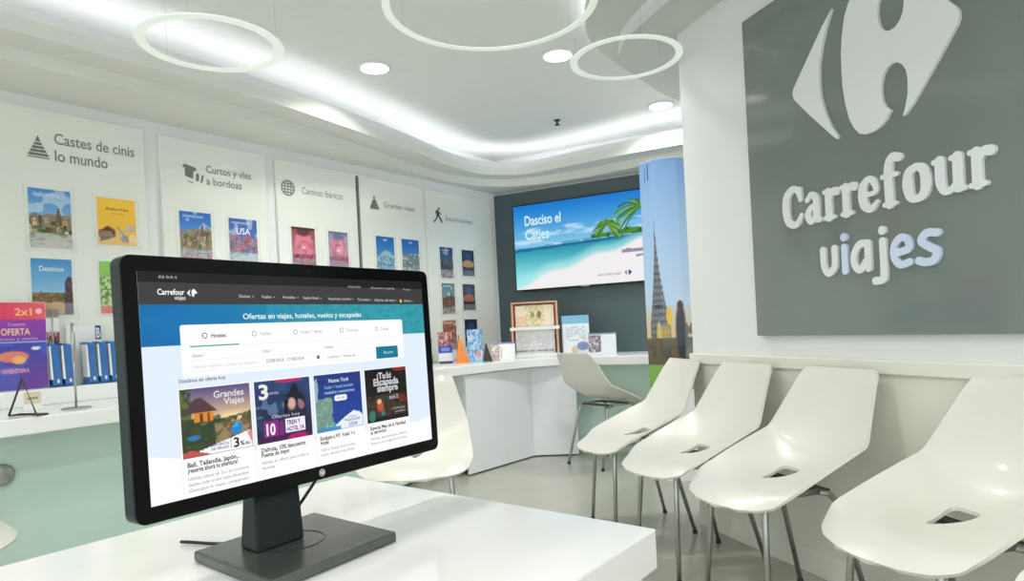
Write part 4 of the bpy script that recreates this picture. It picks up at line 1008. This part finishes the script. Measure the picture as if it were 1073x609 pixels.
T_('DESCUENTOS', .160, .210, .795, .016, (70, 70, 150), 5, .02); T_('DE VERANO', .160, .210, .812, .016, (70, 70, 150), 5, .02); T_('3', .224, .240, .815, .062, (40, 40, 50), 5, .03); T_('%', .242, .256, .812, .03, (40, 40, 50), 5, .02); T_('dto', .258, .273, .812, .024, (40, 40, 50), 5, .02); S.rect(sx(.215), sx(.2165), sz(.815), sz(.765), (40, 40, 60), 5)
p = Pic(62, 66, (34, 60, 110), (24, 20, 40), 102); p.mix(p.noise(6, 7) * .6, (60, 90, 130)); p.ell(.6, 0, .3, .06, (190, 30, 110)); p.ell(.5, 1.0, .7, .12, (70, 24, 80)); p.ell(.72, .98, .2, .08, (170, 20, 110))
p.poly([(.48, .28), (.6, .24), (.68, .06), (.76, .12), (.78, .24), (.9, .3), (.7, .33)], (24, 26, 44)); p.ell(.64, .42, .08, .11, (190, 140, 130)); p.ell(.82, .42, .07, .12, (150, 110, 110)); p.poly([(.5, .35), (.58, .32), (.56, .6), (.5, .62)], (20, 18, 30)); p.poly([(.52, .55), (.9, .52), (.95, .75), (.45, .75)], (44, 30, 60)); p.ell(.64, .41, .06, .09, (214, 170, 156)); p.poly([(.7, .3), (.8, .26), (.9, .34), (.9, .55), (.86, .4), (.76, .34), (.72, .5)], (30, 24, 40))
p.mix((p.noise(12, 12) > .62) * (p.X < .5) * (p.Y > .3) * (p.Y < .6) * .5, (140, 170, 200))
S.image(sx(.295), sx(.481), sz(CB), sz(CT), p.a, 4)
T_('3', .308, .338, .61, .1, WHT, 5, .03); T_('aniversario', .340, .372, .592, .024, (190, 205, 225), 5); S.rrect(sx(.318), sx(.365), sz(.800), sz(.722), .002, (140, 40, 130), 5); T_('10', .325, .354, .79, .078, (250, 240, 250), 6, .03); S.rect(sx(.368), sx(.382), sz(.80), sz(.73), (120, 40, 120), 5)
S.rect(sx(.388), sx(.456), sz(.793), sz(.722), (245, 240, 250), 5); T_('TREN Y', .392, .440, .754, .032, (110, 30, 120), 6, .03); T_('HOTEL YA', .392, .452, .786, .030, (110, 30, 120), 6, .03); T_('Ofertas magic'[:7] + ' hoy', .345, .44, .712, .022, (200, 205, 220), 5)
p = Pic(62, 66, (34, 52, 130), (30, 70, 160), 103); p.poly([(0, .5), (.1, .52), (.16, .42), (.3, .4), (.36, .5), (.34, .66), (.3, .8), (.42, .9), (0, 1)], (120, 160, 140)); p.speck(14, 14, (p.X < .36) & (p.Y > .42) & (p.X > .02), ((150, 184, 164), (90, 130, 116), (120, 160, 140)), .6); p.poly([(0, .1), (.05, .06), (.08, .2), (.05, .45), (0, .5)], (150, 180, 190))
p.poly([(.25, 1), (.45, .88), (.62, .78), (.8, .70), (.93, .74), (1, .80), (1, 1)], (236, 244, 250)); p.poly([(0, .98), (.3, .9), (.55, 1)], (90, 190, 226)); p.mix((p.Y > .93) * (p.X < .5) * .8, (60, 130, 200))
S.image(sx(.497), sx(.681), sz(CB), sz(CT), p.a, 4)
T_('Nueva York', .552, .632, .568, .030, (226, 232, 246), 5, .015); T_('Vuelo + hotel incluido', .533, .648, .600, .024, (140, 190, 226), 5, .015); T_('traslados y excursiones', .533, .652, .628, .024, (170, 205, 236), 5, .015)
S.rrect(sx(.570), sx(.620), sz(.672), sz(.640), .004, (240, 244, 250), 5); T_('Ver más', .580, .610, .661, .016, (60, 80, 140), 6); T_('Escápate', .62, .655, .772, .018, (60, 90, 160), 5); T_('Vacaciones', .603, .668, .79, .026, (40, 90, 170), 5, .01); T_('2024', .620, .655, .818, .028, (40, 90, 170), 5, .01)
p = Pic(62, 66, (14, 14, 18), (30, 24, 26), 104); p.ell(.85, .02, .2, .06, (150, 40, 30)); p.speck(14, 12, (p.Y > .5) & (p.Y < .92), ((60, 30, 26), (90, 60, 40), (30, 60, 60)), .6); p.ell(.32, .72, .09, .1, (190, 80, 50)); p.ell(.30, .62, .06, .05, (226, 190, 130)); p.ell(.12, .88, .08, .12, (50, 120, 110)); p.ell(.86, .62, .1, .08, (110, 40, 30)); p.ell(.38, .85, .05, .06, (60, 120, 110))
S.image(sx(.699), sx(.889), sz(CB), sz(CT), p.a, 4)
T_('¡Tu', .752, .790, .580, .05, (220, 220, 220), 5, .03); T_('Black', .795, .818, .580, .05, (220, 220, 220), 5, .02); T_('Escapada', .735, .850, .618, .056, (200, 200, 205), 5, .04); T_('siempre', .750, .845, .655, .056, (200, 200, 205), 5, .04); T_('desde 25', .802, .845, .706, .034, (190, 190, 195), 5, .02); T_('en hoteles de playa', .812, .874, .77, .02, (190, 190, 190), 5); T_('con desayuno', .824, .874, .79, .02, (190, 190, 190), 5)
DK = (36, 36, 42); GY = (120, 124, 130)
for u, L1, L2, L3 in ((.094, ('Bali, Tailandia, Japón...', .145), ('¡reserva ahora tu aventura!', .138), ('Últimas plazas en 2x1 en cruceros|Salidas todo el año hasta diciembre|¡Descubre lo mejor, compártelo!', .168)),
                      (.305, ('Disfruta, 10% descuento', .148), ('Puente de mayo', .09), ('Salidas en oferta para toda la|familia.', .155)),
                      (.507, ('Escápate a NY, Vuelo + a', .135), ('Hotel', .03), ('Viaja en Semana Santa al mejor|precio, descubre más ofertas.', .135)),
                      (.708, ('Especial Mes de la Navidad', .163), ('¡a servicio!', .07), ('Hoteles, apartamentos, billetes|Reserva, con tu agencia Carrefour', .163))):
    T_(L1[0], u, u + L1[1], .868, .030, DK, 5, .025); T_(L2[0], u, u + L2[1], .892, .030, DK, 5, .025)
    for k, s in enumerate(L3[0].split('|')): T_(s, u, u + L3[1] * min(1, len(s) / 30), .926 + k * .026, .022, GY, 5)
tilt(S.build('screen_picture', 'screen_paint', mon))
Lg = Flat(); Lg.base = -0.0022; Lg.disc(0.005, -0.1765, .0065, .0065, (176, 178, 178), 0, 28); Lg.disc(0.005, -0.1765, .0052, .0052, (120, 122, 122), 1, 28); Lg.text('hp', 0.0008, 0.0092, -0.1785, .009, (235, 235, 235), 2, .02)
o = tilt(Lg.build('maker_badge', 'print_paint', mon)); o['label'] = 'round silver badge on the lower bezel'
tilt(MB().prism_y([(0.004 + .002 * math.cos(k * PI / 6), 0.176 + .002 * math.sin(k * PI / 6)) for k in range(12)], -0.0024, -0.002).build('webcam', 'side_plastic', mon))
# neck and foot
nk = MB().add([(-.138, -.022, .017), (-.048, -.022, .017), (-.052, 0.030, .017), (-.134, 0.030, .017), (-.082, 0.062, .22), (-.002, 0.062, .22), (-.006, 0.085, .22), (-.078, 0.085, .22)],
              [(0, 3, 2, 1), (4, 5, 6, 7), (0, 1, 5, 4), (1, 2, 6, 5), (2, 3, 7, 6), (3, 0, 4, 7)]).build('neck', 'neck_dark', mon, 0.004)
MB().box(-.12, .05, 0.047, 0.072, .17, .34).build('mount_plate', 'neck_dark', mon, 0.003)
# foot in the monitor's own frame
pts = [np.array(q) - np.array([-0.355, 1.165]) for q in ((-0.532, 1.072), (-0.350, 0.918), (-0.214, 1.124), (-0.398, 1.277))]
c, s_ = math.cos(-YAW), math.sin(-YAW)
loc = [(q[0] * c - q[1] * s_, q[0] * s_ + q[1] * c) for q in pts]
MB().prism_z([(-.125, -.125), (.125, -.125), (.125, .12), (-.125, .12)] if False else loc, 0.0, 0.017).build('foot_plate', 'base_grey', mon, 0.004, 3)
MB().tube([(-0.07 + 0.055 * math.cos(2 * PI * k / 40), -0.012 + 0.055 * math.sin(2 * PI * k / 40), 0.0172) for k in range(40)], 0.0007, 6, closed=True).build('swivel_ring', 'neck_dark', mon)
MB().tube(catmull([(0.09, 0.06, 0.20), (0.06, 0.055, 0.12), (0.02, 0.055, 0.07), (-0.04, 0.06, 0.022), (-0.10, 0.10, 0.006), (-0.14, 0.20, 0.005)], 8), 0.003, 8).build('cable', 'black_plastic', mon)
